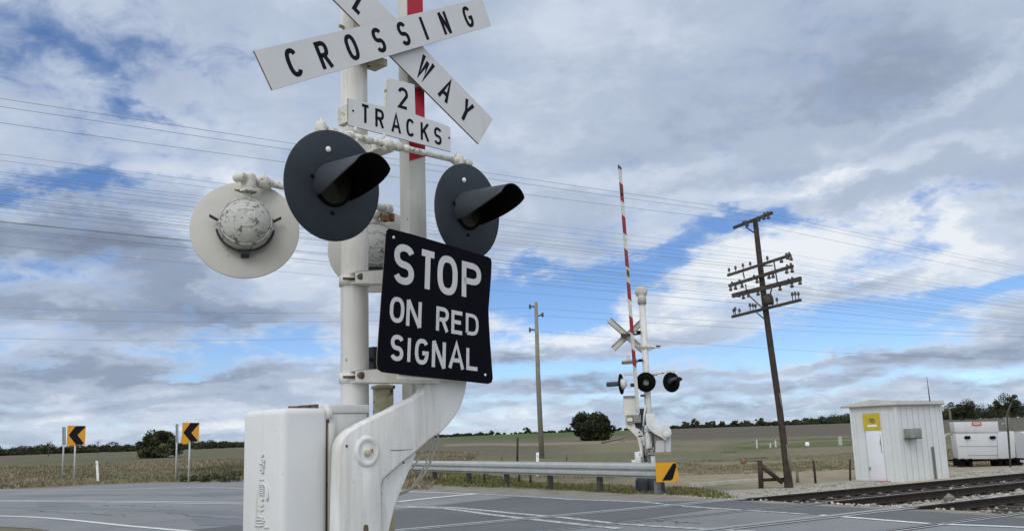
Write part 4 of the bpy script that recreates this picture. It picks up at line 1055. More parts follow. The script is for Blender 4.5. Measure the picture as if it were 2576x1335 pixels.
# ================================================================== guardrail
E0 = on_z(1645, 1243); E0.z = hz1(E0.x, E0.y)
g_far = on_z(1086, 1217); gd = V(g_far.x-E0.x, g_far.y-E0.y, 0); glen = gd.length; gd.normalize()
gnr = V(gd.y, -gd.x, 0); gnr = gnr if gnr.dot(V(-1, -1, 0)) > 0 else -gnr       # towards the road
rail_th = thing('guardrail', E0, 'galvanised steel guardrail with yellow end marker beside the far signal', 'guardrail')
PROF = [(0, .155), (.012, .15), (.018, .13), (.078, .10), (.082, .085), (.082, .045), (.078, .03), (.018, .012), (.016, -.012), (.078, -.03), (.082, -.045), (.082, -.085), (.078, -.10), (.018, -.13), (.012, -.15), (0, -.155)]
def beam(a, bq, thick=.004):
    mb = MB(); pts = []
    for p in (a, bq): pts += [p + gnr*(q+.0) + UP*(z*1.28) for q, z in PROF]
    n = len(PROF); fs = [(i, i+1, n+i+1, n+i) for i in range(n-1)]
    mb.add(pts, fs); mb.add([p-gnr*thick for p in pts], [tuple(reversed(f)) for f in fs])
    mb.add([pts[0], pts[n], pts[n]-gnr*thick, pts[0]-gnr*thick], [(0, 1, 2, 3)]); mb.add([pts[n-1], pts[2*n-1], pts[2*n-1]-gnr*thick, pts[n-1]-gnr*thick], [(0, 1, 2, 3)])
    return mb
GZ = .605
npost = 8; pg = []
for k in range(npost):
    t = glen*k/5.; q = E0 + gd*t; pg.append(V(q.x, q.y, hz1(q.x, q.y)))
top_z = lambda t: np.interp(t, [0, glen, glen*1.5], [GZ+.0, GZ+.03, GZ+.05])
for k in range(0, npost-1):
    if k % 2 == 0 and k+2 < npost or k == npost-2:
        a_ = E0 + gd*(glen*k/5. - (.45 if k == 0 else .12)); b_ = E0 + gd*(glen*min(k+2, npost-1)/5. + .12)
        a_ = V(a_.x, a_.y, top_z(glen*k/5.)) + gnr*(.004*(k % 4)); b_ = V(b_.x, b_.y, top_z(glen*(k+2)/5.)) + gnr*(.004*(k % 4))
        obj('rail_beam', beam(a_, b_), M['galv'], rail_th)
for k, q in enumerate(pg):
    mb = MB(); mb.box(q - gnr*.14 + UP*(GZ*.5-.12), (gd, gnr, UP), (.055, .075, GZ*.5+.22)); mb.box(q - gnr*.035 + UP*(GZ), (gd, gnr, UP), (.05, .03, .17))
    obj('post', mb, M['conduit'] if k == 0 else M['galvdark'], rail_th, bevel=.006)
mb = MB(); a_ = E0 - gd*.42; n_ = 8
def nose(z, r, t): return V(a_.x, a_.y, 0) - gd*(r*math.sin(R(t))) + gnr*(.075 - r + r*math.cos(R(t))) + UP*z
ring = [nose(0, .17, t) for t in range(0, 181, 15)]
for z0, z1 in ((GZ-.2, GZ+.2),):
    n = len(ring); mb.add([p+UP*z0 for p in ring]+[p+UP*z1 for p in ring], [(i, i+1, n+i+1, n+i) for i in range(n-1)])
    mb.add([p+UP*z0+gnr*.0-gd*.004 for p in ring]+[p+UP*z1-gd*.004 for p in ring], [(n+i, n+i+1, i+1, i) for i in range(n-1)])
obj('end_nose', mb, M['galv'], rail_th)
# yellow and black end marker plate facing the approach
yk = V(E0.x, E0.y, 0) - gd*.66
hz_n = (CAM - V(yk.x, yk.y, HC)).normalized(); hz_n = V(.12, -1, 0).normalized()
PM = lambda x, y: on_p(*ZB(x, y), yk, hz_n)
mb = MB(); mb.prism([PM(2247, 482), PM(2424, 478), PM(2436, 500), PM(2430, 650), PM(2255, 652)], -hz_n*.006, mi=0, mis=0)
mb.prism([PM(2432, 500), PM(2446, 560), PM(2452, 612), PM(2432, 650)], -hz_n*.05 + V(.0, .0, 0))
hm = obj('end_marker', mb, M['yellow'], rail_th, label='yellow board with one black diagonal bar')
mb = MB(); mb.prism([PM(2398, 498), PM(2412, 488), PM(2426, 492), PM(2430, 520), PM(2392, 636), PM(2312, 640)] if False else [PM(2306, 640), PM(2392, 502), PM(2406, 486), PM(2428, 488), PM(2431, 516), PM(2400, 624), PM(2384, 636)], hz_n*.006)
obj('black_bar', mb, M['letter'], hm)
mb = MB()
for x, y in ((2165, 640), (2285, 650)):
    p = on_z(*ZB(x, 738)); p = V(p.x, p.y, hz1(p.x, p.y)) + V(0, .5, 0); mb.lathe(p - UP*.1, UP, [(0, 0), (.20, 0), (.22, .1), (.22, .38), (.19, .46), (.14, .48), (0, .48)], 20)
for k, nm in enumerate(('anchor_block',)): obj(nm, mb, M['navy'], rail_th)

# ================================================================== far crossing signal and its gate
YF = 27.0
def PF(x, y, dY=0.): return at_y(*ZF(x, y), YF+dY)
def PS(x, y, dY=0.): return at_y(*ZS(x, y), YF+dY)
fm = PF(530, 600); fbase = V(fm.x, fm.y, hz1(fm.x, fm.y))
FN = V(-RD.x, -RD.y, 0); FU = V(-FN.y, FN.x, 0)        # far signal faces the traffic from the left
fsig = thing('crossing_signal', fbase, 'slim white crossing signal with a bell on top, standing behind the guardrail', 'crossing signal', 'level crossing signals')
def WF(u, n, z): return fbase + FU*u + FN*n + UP*z
ztop = PS(315, 185).z - fbase.z
mb = MB(); mb.tube([WF(0, 0, -.1), WF(0, 0, ztop)], .095, 20); obj('mast', mb, M['white'], fsig)
mb = MB(); mb.lathe(WF(0, 0, 0), UP, [(.22, 0), (.22, .04), (.14, .08), (.10, .35)], 20)
obj('mast_base', mb, M['case'], fsig)
for x, y, w, h_ in ((410, 1160, .075, .16), (365, 1205, .06, .04), (582, 1180, .06, .11), (440, 1120, .05, .08)):
    mb = MB(); mb.box(PF(x, y, -.15), ((1, 0, 0), (0, 1, 0), UP), (w, .10, h_)); obj('base_clamp', mb, M['case'], fsig, bevel=.015)
mb = MB(); c = PS(308, 118); zb_ = c.z-fbase.z
mb.tube([WF(0, 0, ztop-.02), WF(0, 0, zb_-.05)], [.13, .12], 18)
mb.lathe(c + V(0, 0, 0), V(-.35, -.9, .1), [(0, -.10), (.12, -.09), (.18, -.02), (.185, .03), (.13, .09), (.05, .12), (0, .12)], 24)
obj('bell', mb, M['back'], fsig)
# back of the crossbuck: two angle-framed blades
cx_ = PS(226, 370, .3); hv = []
for (p0, p1) in (((118, 282), (318, 462)), ((143, 452), (318, 288))):
    a_, b_ = PS(*p0, .3), PS(*p1, .3); k = len(hv); off = FN*(.03*k)
    d_ = (b_-a_).normalized(); vn = V(0, -1, 0); sd_ = d_.cross(vn).normalized()
    mb = MB(); hwid_ = .088
    mb.box((a_+b_)/2 + V(0, .03*k, 0), (d_, sd_, vn), ((b_-a_).length/2, hwid_, .006), mi=0)
    for sgn in (-1, 1): mb.box((a_+b_)/2 + sd_*sgn*(hwid_-.012) + V(0, .03*k-.014, 0), (d_, sd_, vn), ((b_-a_).length/2, .014, .012), mi=1)
    hv.append(obj('crossbuck_blade', mb, [M['boomold'], M['edge']], fsig))
mb = MB(); c = PS(212, 372, .2); mb.box(c, ((1, 0, 0), (0, 1, 0), UP), (.12, .03, .05)); mb.tube([PS(226, 372, .22), WF(0, 0, cx_.z-fbase.z)], .03, 8); obj('crossbuck_bracket', mb, M['galvdark'], fsig)
mb = MB(); mb.prism([PS(192, 545, .2), PS(192, 520, .2), PS(220, 518, .2), PS(220, 488, .2), PS(244, 486, .2), PS(244, 516, .2), PS(285, 512, .2), PS(285, 540, .2)], V(0, .02, 0), mi=0)
mb.tube([PS(192, 532, .16), PS(320, 520, .05)], .035, 8, mi=1)
obj('tracks_sign', mb, [M['sign'], M['edge']], fsig)
mb = MB(); mb.tube([PS(290, 436, -.05), PS(385, 443, -.1), PS(418, 440, -.1)], .035, 8)
for x in (322, 350, 372): knob(mb, PS(x, 440, -.08), V(1, 0, 0), .07 if x != 372 else .05, .09)
mb.tube([PS(350, 462, -.08), PS(385, 448, -.08)], .02, 6)
obj('arm_clamp', mb, M['old'], fsig)
mb = MB(); mb.tube([PS(395, 438, -.1), PS(420, 440, -.1)], .035, 8); obj('clamp_end', mb, M['dark'], fsig)
mb = MB(); mb.box(PS(292, 353, -.1), ((1, 0, 0), (0, 1, 0), UP), (.06, .05, .035)); obj('clamp_end', mb, M['dark'], fsig)
mb = MB(); mb.box(PS(305, 520, -.1), ((1, 0, 0), (0, 1, 0), UP), (.055, .05, .035)); obj('clamp_end', mb, M['dark'], fsig)
# lamp arms and lamps
mb = MB(); mb.tube([PS(375, 598, -.05), PS(445, 592, -.1)], .03, 8); mb.tube([PS(375, 600, -.05), PS(400, 600, -.05)], .055, 8); mb.tube([PS(205, 603, .1), PS(285, 603, .1)], .016, 6); mb.box(PS(480, 588, -.1), ((1, 0, 0), (0, 1, 0), UP), (.12, .05, .03)); obj('lamp_arm', mb, M['old'], fsig)
def farlamp(x, y, ax, rpx, hood, lens, white, dY=-.2, full=False):
    c = at_y(*ZF(x, y), YF+dY); ax = ax.normalized(); sx = ax.cross(UP).normalized(); sy = sx.cross(ax)
    r = rpx/3.708*.81416/F*((c-CAM).dot(FW))
    mb = MB(); mb.lathe(c, -ax, [(.40*r, .0), (.52*r, .05*r), (.5*r, .3*r), (.3*r, .5*r), (0, .55*r)], 24); hs = obj('signal_lamp', mb, M['case'] if white else M['navy'], fsig)
    mb = MB(); mb.lathe(c, ax, [(0, .01), (r, .01), (r*1.01, 0), (r, -.01), (0, -.012)], 40, mi=0); obj('backing_disc', mb, M['dark'], hs)
    mb = MB(); mb.lathe(c, ax, [(.36*r, .012), (.33*r, .03), (0, .06)], 24); obj('lens', mb, M['lensfar'] if lens else M['dark'], hs)
    mb = MB(); pr = []; n = 20
    A = [R(-125+250*i/n) for i in range(n+1)]
    vs = []; rr = (.27 if full else .42)*r
    for th_ in (0, .006):
        for A_ in A: vs.append(c + (sx*math.sin(A_)+sy*math.cos(A_))*(rr+th_))
        for A_ in A:
            l = hood*(1 if full or abs(math.degrees(A_)) < 65 else max(.12, 1-(abs(math.degrees(A_))-65)/62.)); vs.append(c + ax*l + (sx*math.sin(A_)+sy*math.cos(A_))*(rr+th_))
    n1 = n+1; fs = []
    for k in (0, 2*n1): fs += [(k+i, k+i+1, k+n1+i+1, k+n1+i) for i in range(n)]
    fs += [(n1+i, n1+i+1, 3*n1+i+1, 3*n1+i) for i in range(n)]
    mb.add(vs, fs, True); obj('hood', mb, M['hood'] if not lens else M['dark'], hs)
farlamp(220, 318, V(-.93, .36, -.02), 117, .42, False, True, .05, True)
farlamp(503, 295, V(-.16, -1, 0), 112, .18, True, False, -.25)
farlamp(795, 297, V(.42, -.9, 0), 114, .40, False, False, -.15)
mb = MB(); mb.lathe(PF(348, 330, .1), V(1, 0, 0), [(0, -.06), (.05, -.05), (.05, .05), (0, .06)], 14); obj('junction_box', mb, M['navy'], fsig)
mb = MB(); mb.box(PF(465, 450, -.1), ((1, 0, 0), (0, 1, 0), UP), (.055, .05, .03)); obj('junction_box', mb, M['navy'], fsig)

fgate = thing('boom_gate', PF(520, 1150), 'far raised boom gate with narrow faded red bands, behind the guardrail', 'boom gate', 'boom gates')
bt, bb = at_y(1559.3, 421.5, YF-.2), PF(412, 640, -.3)
mb = MB(); d_ = (bt-bb).normalized(); vx = V(1, 0, 0); vx = (vx-d_*vx.x).normalized()
mb.box((bt+bb)/2, (d_, vx, d_.cross(vx)), ((bt-bb).length/2, .062, .05))
fb_ = obj('boom', mb, M['boomold'], fgate)
for y0, y1 in ((182, 333), (452, 600), (728, 872), (1002, 1142), (1282, 1420), (1555, 1690)):
    c0_ = at_y(*ZT(200 + (y0-50)*.0781, y0), YF-.2); c1_ = at_y(*ZT(200 + (y1-50)*.0781, y1), YF-.2)
    t0 = (c0_-bb).dot(d_); t1 = (c1_-bb).dot(d_); mb = MB()
    mb.box(bb + d_*(t0+t1)/2, (d_, vx, d_.cross(vx)), (abs(t0-t1)/2, .0655, .0535)); obj('red_band', mb, M['redold'], fb_)
mb = MB(); mb.box(at_y(*ZT(200, 52), YF-.2), (d_, vx, d_.cross(vx)), (.05, .068, .055)); mb.box(at_y(*ZT(213, 240), YF-.29), (d_, vx, d_.cross(vx)), (.09, .04, .06)); mb.box(at_y(*ZT(268, 920), YF-.29), (d_, vx, d_.cross(vx)), (.08, .05, .06)); obj('boom_lamp', mb, M['galvdark'], fb_)
mb = MB(); mb.prism([PF(*q, -.1) for q in ((246, 455), (385, 452), (388, 690), (368, 745), (380, 800), (440, 850), (500, 892), (505, 930), (440, 940), (455, 1010), (468, 1120), (446, 1130), (432, 1040), (405, 930), (340, 862), (285, 815), (268, 775), (264, 690), (252, 660))], V(0, .08, 0))
la = obj('counterweight_arm', mb, M['boom'], fgate)
mb = MB(); mb.box(PF(318, 722, -.13), ((1, 0, 0), (0, 1, 0), UP), (.085, .03, .125)); obj('bolt_plate', mb, M['edge'], la)
mb = MB(); mb.box(PF(308, 460, -.12), ((1, 0, 0), (0, 1, 0), UP), (.16, .03, .022)); obj('top_bolt', mb, M['edge'], la)
mb = MB(); mb.box(PF(318, 724, -.17), ((1, 0, 0), (0, 1, 0), UP), (.075, .015, .05)); obj('bolt_cover', mb, M['boom'], la)
mb = MB(); mb.box(PF(398, 715, -.05), ((1, 0, 0), (0, 1, 0), UP), (.11, .13, .115)); obj('counterweight', mb, M['ac'], fgate, bevel=.015)
mb = MB(); mb.box(PF(440, 785, .02), ((1, 0, 0), (0, 1, 0), UP), (.17, .12, .10)); mb.box(PF(458, 680, .02), ((1, 0, 0), (0, 1, 0), UP), (.075, .1, .20)); obj('weight_frame', mb, M['navy'], fgate, bevel=.015)
mb = MB(); mb.prism([PF(*q, -.35) for q in ((505, 655), (602, 655), (604, 750), (630, 778), (695, 790), (745, 800), (790, 835), (800, 885), (775, 925), (725, 962), (690, 935), (610, 890), (545, 845), (510, 790))], V(0, .09, 0))
ra = obj('counterweight_arm', mb, M['case'], fgate, bevel=.015)
mb = MB(); mb.lathe(PF(738, 895, -.36), V(0, -1, 0), [(.10, 0), (.09, .02), (.04, .03), (0, .03)], 20); obj('pivot_boss', mb, M['case'], ra)
mb = MB(); mb.prism([PF(*q, -.22) for q in ((610, 1100), (615, 800), (640, 775), (740, 780), (775, 800), (790, 900), (792, 1085), (770, 1103))], V(0, .5, 0)); obj('mechanism_case', mb, M['cabin'], fgate, bevel=.02)
mb = MB(); mb.tube([PF(722, 960, -.24), PF(722, 1095, -.24)], .008, 6); mb.prism([PF(*q, -.24) for q in ((605, 880), (705, 935), (705, 955), (622, 960), (610, 1000), (600, 1000))], V(0, .01, 0)); mb.box(PF(650, 1108, -.1), ((1, 0, 0), (0, 1, 0), UP), (.34, .2, .03)); obj('case_seam', mb, M['edge'], fgate)
for pts, r_ in ((((500, 560), (480, 700), (470, 860)), .026), (((480, 850), (530, 880), (560, 1000), (560, 1150)), .030), (((440, 860), (480, 930), (475, 1100)), .024), (((590, 880), (600, 1000), (580, 1100)), .022)):
    mb = MB(); mb.tube([PF(*q, -.15) for q in pts], r_, 8); obj('gate_rod', mb, M['case'], fgate)
for x, y, r_, l_ in ((515, 830, .085, .20), (530, 970, .088, .55), (470, 945, .06, .12)):
    mb = MB(); knob(mb, PF(x, y, -.12), V(0, 0, 1), r_, l_); obj('gate_sleeve', mb, M['case'], fgate)
for x, y, w, h_ in ((440, 915, .06, .02), (545, 1060, .05, .02), (482, 1090, .016, .17), (500, 1170, .045, .09), (550, 870, .05, .015), (474, 850, .012, .14), (590, 965, .014, .20), (430, 870, .025, .02)):
    mb = MB(); mb.box(PF(x, y, -.26), ((1, 0, 0), (0, 1, 0), UP), (w, .02, h_)); obj('linkage_rod', mb, M['navy'], fgate)

# ================================================================== telegraph pole, its timbers and wires
tpb = on_z(1984, 1216); YP = tpb.y; tpb.z = hz1(tpb.x, tpb.y)
PP = lambda x, y, dY=0.: at_y(*ZP(x, y), YP+dY)
tele = thing('telegraph_pole', tpb, 'leaning dark timber telegraph pole with five crossarms of insulators', 'telegraph pole')
mb = MB(); ptop = PP(340, 140); pax = (ptop-tpb)
pts = [tpb-UP*.2] + [tpb + pax*t + V(math.sin(t*7)*.02, 0, 0) for t in (0, .06, .15, .3, .5, .7, .85, 1.0)]
mb.tube(pts, [.135, .13, .112, .100, .095, .092, .088, .082, .075], 16)
obj('pole', mb, M['timber'], tele)
for (t0, t1, dx, w) in ((.035, .155, .075, .05), (.28, .34, .05, .03)):
    mb = MB(); a_ = tpb+pax*t0+V(dx, -.12, 0); b_ = tpb+pax*t1+V(dx*.8, -.115, 0); mb.tube([a_, (a_+b_)/2+V(.01, -.005, 0), b_], [.01, w, .012], 8)
    obj('bare_wood_scar', mb, M['timber2'], tele)
WIRES = []; ARMI = -1
ADX, ADY = V(TN.x*-1, TN.y*-1, 0), 0
def xarm(p0, p1, hw_, hh_, ups, downs, thick=1., straps=()):
    # the right-hand end comes towards the road
    global ARMI; ARMI += 1
    dyl = (1.05)*((p1[0]-p0[0])/830.)
    a_, b_ = PP(*p0, dyl), PP(*p1, -dyl); d_ = (b_-a_).normalized(); s_ = d_.cross(UP).normalized()
    mb = MB(); mb.box((a_+b_)/2 - s_*.0 + V(0, -.16, 0), (d_, s_, UP), ((b_-a_).length/2, hw_, hh_)); arm_ = obj('crossarm', mb, M['arms'], tele)
    at = lambda x: a_.lerp(b_, (x-p0[0])/(p1[0]-p0[0])) + V(0, -.16, 0)
    for x, l, wired in ups:
        q = at(x); mb = MB(); mb.tube([q+UP*hh_, q+UP*(hh_+l)], [.012, .014], 6); mb.lathe(q+UP*(hh_+l-.06), UP, [(0, 0), (.040, .0), (.046, .03), (.030, .05), (.040, .075), (.02, .10), (0, .10)], 10); obj('insulator', mb, M['insul'], arm_)
        if wired: WIRES.append((ARMI, q+UP*(hh_+l+.02)))
    for x, l, wired in downs:
        q = at(x); mb = MB(); mb.tube([q-UP*hh_, q-UP*(hh_+l*.6)], .016, 6); mb.lathe(q-UP*(hh_+l), UP, [(0, 0), (.05, .0), (.055, .05), (.03, .08), (.045, .12), (0, .14)], 10); obj('insulator', mb, M['insul'], arm_)
        if wired: WIRES.append((ARMI, q-UP*(hh_+l*.6)))
    return arm_
xarm((85, 250), (525, 78), .04, .04, ((200, .02, 1), (225, .01, 0), (440, .03, 1), (475, .02, 0)), ((240, .08, 0), (430, .07, 0), (480, .10, 1), (375, .06, 0)))
xarm((20, 790), (735, 560), .04, .036, ((38, .14, 1), (116, .14, 1), (204, .14, 1), (288, .12, 1), (483, .12, 1), (690, .03, 1), (720, .03, 0)), ((632, .10, 1), (735, .12, 0), (700, .06, 0)))
xarm((35, 908), (760, 685), .045, .042, ((70, .02, 0), (160, .02, 0), (330, .02, 0), (700, .02, 0), (740, .03, 0)), ((50, .13, 1), (108, .14, 1), (185, .14, 1), (360, .14, 1), (495, .12, 1), (540, .13, 0), (690, .12, 1), (748, .14, 1)))
xarm((75, 1022), (850, 830), .05, .062, ((720, .0, 0), (760, .02, 0)), ((150, .03, 0), (200, .12, 1), (262, .10, 1), (372, .12, 1), (620, .13, 1), (750, .13, 1), (838, .1, 0)))
xarm((68, 1262), (850, 1070), .04, .038, ((92, .16, 1), (112, .2, 0), (160, .12, 0), (288, .2, 1), (322, .17, 0), (352, .14, 1), (545, .1, 0), (595, .16, 1), (765, .2, 1), (796, .2, 0), (830, .17, 1)), ())
mb = MB()
for a_, b_ in (((240, 228), (330, 290)), ((270, 1005), (440, 1165)), ((355, 1198), (475, 1300)), ((208, 745), (222, 815)), ((235, 880), (248, 975)), ((560, 620), (600, 860)), ((440, 672), (545, 668)), ((545, 880), (520, 1000))):
    dl = lambda x: -(x[0]-400)/415.*1.05
    mb = MB(); mb.tube([PP(*a_, dl(a_)-.2), PP(*b_, dl(b_)-.2)], .02, 6); obj('brace', mb, M['arms'], tele)
mb = MB(); c = PP(500, 1060, -.3); mb.lathe(c-UP*.14, UP, [(0, 0), (.14, .0), (.15, .1), (.12, .26), (.05, .32), (0, .32)], 12); obj('junction_pot', mb, M['arms'], tele)
LD = V(-.795, -.607, 0).normalized(); RDw = -LD
def wire(name, pts, r, m, label, cat='wire', group=None):
    mb = MB(); mb.tube(pts, r, 5, caps=False); o = obj(name, mb, m, base=pts[len(pts)//2]); tag(o, label, cat, group); return o
ORD = ('first', 'second', 'third', 'fourth', 'fifth', 'sixth', 'seventh', 'eighth')
ARMN = ('top', 'second', 'third', 'fourth', 'lowest')
WIRES.sort(key=lambda e: (e[0], e[1].x))
for i, (arm_i, q) in enumerate(WIRES):
    rank = sum(1 for e in WIRES[:i] if e[0] == arm_i)
    pts = []
    sg = .22 + .16*RNG.random(); L_ = 56.; sl_ = (-.35, .25, .45, .75, 1.15)[arm_i] + RNG.uniform(-.1, .1)
    for k in range(29, 0, -1):
        t = k/29.; pts.append(q + LD*(L_*t) - UP*(4*sg*t*(1-t)) + UP*(-.1+sl_)*t)
    pts.append(q)
    for k in range(1, 22):
        t = k/22.; pts.append(q + RDw*(60*t) - UP*(4*sg*t*(1-t)*1.1) + UP*sl_*t*.5)
    hi = arm_i == 0
    wire('overhead_wire', pts, .0042 if hi else .0027, M['wire'], ORD[rank] + ' overhead wire on the ' + ARMN[arm_i] + ' telegraph crossarm, counted from the end away from the road', 'wire', 'overhead wires on the telegraph pole')

# slim power pole out in the paddock
pb_ = at_y(1363, 1148, 67.); pb_.z = hz1(pb_.x, pb_.y)
slim = thing('power_pole', pb_, 'slim pale timber power pole standing beyond the guardrail', 'power pole')
ZL = zc(1600, 900, 2.9); PL = lambda x, y: at_y(*ZL(x, y), 67.)
st_ = PL(162, 95); mb = MB(); mb.tube([pb_-UP*.2, pb_.lerp(st_, .5)+V(-.05, 0, 0), st_], [.19, .165, .12], 14); obj('pole', mb, M['paletimber'], slim)
for (a_, b_) in (((108, 132), (165, 138)), ((170, 225), (222, 205)), ((108, 340), (172, 345))):
    p0, p1 = PL(*a_), PL(*b_); mb = MB(); mb.tube([p0, p1], .05, 8); ar = obj('bracket', mb, M['galvdark'], slim)
    e = p0 if a_[0] < 150 else p1
    mb = MB(); mb.lathe(e-UP*.2, UP, [(0, 0), (.06, 0), (.08, .1), (.06, .2), (.09, .28), (0, .36)], 10); obj('insulator', mb, M['insul'], ar)
for k, (e, yl, yr) in enumerate(((PL(112, 145), 770, 838), (PL(218, 215), 797, 846), (PL(112, 350), 849, 905))):
    l = at_y(-120, yl-2, 62.); r_ = at_y(2700, yr, 92.)
    pts = [l.lerp(e, t/20)-UP*(.9*4*(t/20)*(1-t/20)*.5) for t in range(20)] + [e.lerp(r_, t/20)-UP*(.9*4*(t/20)*(1-t/20)*.5) for t in range(21)]
    wire('power_wire', pts, .008, M['wirefar'], ('pale distant power wire from the top bracket of the slim pole', 'pale distant power wire from the right bracket of the slim pole', 'pale distant power wire from the lowest bracket of the slim pole')[k], 'wire', 'power wires on the slim pole')

# ================================================================== chevron boards, markers
def chevron(base_px, board, arrow, label, Yd, yb):
    PA = lambda x, y, dy=0.: at_y(*ZA(x, y), Yd+dy)
    bp = PA(*base_px); bz = hz1(bp.x, bp.y); bp.z = bz
    th = thing('chevron_sign', bp, label, 'chevron sign', 'chevron signs on the outside of the bend')
    top = PA(base_px[2] if len(base_px) > 2 else base_px[0], board[0][1]+30)
    mb = MB(); tp_ = PA(*yb, .05); mb.tube([V(bp.x, bp.y+.05, bz-.2), tp_], .042, 10); obj('post', mb, M['galvpost'], th)
    mb = MB(); mb.prism([PA(*q) for q in board], V(0, .012, 0), mi=0, mis=1); bo = obj('board', mb, [M['orange'], M['galv']], th)
    mb = MB(); mb.prism([PA(*q, -.004) for q in arrow], V(0, .003, 0)); obj('arrow', mb, M['letter'], bo)
    return th
chevron((758, 730), [(690, 243), (874, 246), (866, 438), (682, 450), (680, 420)], [(772, 250), (872, 248), (872, 258), (790, 340), (852, 418), (850, 436), (776, 440), (700, 340)], 'yellow chevron board with black arrow beside the white marker post, away from the bush', 46., (770, 300))
chevron((1921, 765), [(1862, 214), (2034, 214), (2026, 408), (1935, 408), (1912, 430), (1870, 434), (1846, 415), (1848, 385), (1858, 345)], [(1944, 216), (2032, 215), (2032, 225), (1952, 318), (2014, 392), (2012, 406), (1946, 408), (1870, 316)], 'yellow chevron board with black arrow in front of the dark bush', 43.5, (1940, 300))
def edgeboard(x0, y0, x1, y1, bx_, by_, label, Yd):
    PA = lambda x, y, dy=0.: at_y(*ZA(x, y), Yd+dy)
    bp = PA(bx_, by_); bp.z = hz1(bp.x, bp.y)
    th = thing('side_on_sign', bp, label, 'road sign', 'chevron boards seen edge on')
    mb = MB(); mb.tube([bp-UP*.2, PA((x0+x1)/2+4, y0+10, .04)], .040, 10); obj('post', mb, M['galvpost'], th)
    a_, b_ = PA(x0, y0), PA(x1, y0); c_, d_ = PA(x1, y1), PA(x0, y1)
    mb = MB(); mb.prism([a_ + V(0, .35, 0), b_ - V(0, .35, 0), c_ - V(0, .35, 0), d_ + V(0, .35, 0)], V(.01, .004, 0), mi=0, mis=0); obj('board', mb, M['galv'], th)
edgeboard(636, 258, 668, 442, 640, 722, 'grey backed board turned edge on beside the left chevron', 47.5)
edgeboard(1792, 228, 1818, 420, 1795, 735, 'grey backed board turned edge on at the right edge of the dark bush', 45.5)
def marker(px, py, tx, ty, label, w=.10):
    b_ = on_z(px, py); Yd = b_.y; b_.z = hz1(b_.x, b_.y); t_ = at_y(tx, ty, Yd)
    th = thing('marker_post', b_, label, 'marker post', 'white roadside marker posts')
    d_ = (t_-b_).normalized(); vx = V(1, 0, 0)
    mb = MB(); mb.box((t_+b_)/2-d_*.05, (d_, vx, d_.cross(vx)), ((t_-b_).length/2+.05, w/2, .02)); o = obj('post', mb, M['white2'], th, bevel=.006)
    mb = MB(); mb.box(t_-d_*.16, (d_, vx, d_.cross(vx)), (.05, w*.3, .024)); obj('reflector', mb, M['sign'], th)
x0, y0 = ZA(1000, 830); x1, y1 = ZA(988, 602)
marker(x0, 1215, x1, y1, 'white plastic marker post leaning at the verge between the two chevrons', .115)
x0, y0 = ZB(1210, 640); x1, y1 = ZB(1205, 392)
marker(1352, 1193, x1, y1, 'white marker post standing behind the middle of the guardrail', .12)

# ================================================================== relay hut
hc_ = on_z(2270, 1200.5); hc_.z = hz1(hc_.x, hc_.y); YH = hc_.y
D1 = V(TD.x, TD.y, 0); D2 = V(-TD.y, TD.x, 0)
def edge_hit(px, d):     # length along d from the hut corner to image column px
    lo, hi = 0., 6.
    for _ in range(40):
        m_ = (lo+hi)/2; q = hc_+d*m_+UP*.3; v = q-CAM; x = CX+F*v.dot(CR)/v.dot(FW)
        if (x < px) == (d is D1): lo = m_
        else: hi = m_
    return lo
LW, LL = edge_hit(2381.5, D1), edge_hit(2155.5, D2)
zr = at_y(*ZH(715, 298), YH).z - hc_.z
hut = thing('relay_hut', hc_, 'small white clad relay hut with yellow notice beside the railway', 'hut')
Hh = lambda a, b, z: hc_ + D1*a + D2*b + UP*z
mb = MB()     # ribbed cladding as real pressed ribs
mb.box(Hh(LW/2, LL/2, zr/2), (D1, D2, UP), (LW/2-.012, LL/2-.012, zr/2))
for k in range(int(LW/.30)+1): mb.box(Hh(.02+k*.30, -.0, zr/2), (D1, D2, UP), (.06, .0005, zr/2-.01))
for k in range(int(LL/.30)+1): mb.box(Hh(0, .02+k*.30, zr/2-.001), (D1, D2, UP), (.0005, .06, zr/2-.012))
for a_, b_ in ((0, 0), (LW, 0), (0, LL)): mb.box(Hh(a_, b_, zr/2-.002), (D1, D2, UP), (.035, .035, zr/2-.006))
obj('wall', mb, M['hutwall'], hut)
mb = MB(); zt_ = zr
v = [Hh(-.1, -.1, zt_), Hh(LW+.12, -.1, zt_), Hh(LW+.12, LL+.32, zt_), Hh(-.1, LL+.32, zt_), Hh(-.1, -.1, zt_+.15), Hh(LW+.12, -.1, zt_+.13), Hh(LW+.12, LL+.32, zt_+.05), Hh(-.1, LL+.32, zt_+.05), Hh(-.1, LL*.5, zt_+.22), Hh(LW+.12, LL*.5, zt_+.20)]
mb.add(v, [(0, 3, 2, 1), (0, 1, 5, 4), (2, 3, 7, 6), (4, 5, 9, 8), (8, 9, 6, 7), (0, 4, 8, 7, 3), (1, 2, 6, 9, 5)])
rf = obj('roof', mb, M['roof'], hut)
mb = MB(); mb.box(Hh(LW/2, -.104, zt_+.012), (D1, D2, UP), (LW/2+.1, .006, .016)); mb.box(Hh(-.104, LL/2+.1, zt_+.012), (D1, D2, UP), (.006, LL/2+.2, .016)); obj('fascia', mb, M['edge'], rf)
p0 = at_y(*ZH(992, 225), YH+.5); p1 = at_y(*ZH(970, 60), YH+.5); mb = MB(); mb.tube([p0-UP*.15, p0.lerp(p1, .45), p1], [.018, .012, .006], 6); obj('antenna', mb, M['galvdark'], rf)
f0, f1 = LL*(1-.31), LL*(1-.66)
mb = MB(); mb.box(Hh(-.02, (f0+f1)/2, zr*.455), (D1, D2, UP), (.018, (f0-f1)/2, zr*.44)); dr = obj('door', mb, M['door'], hut, bevel=.004)
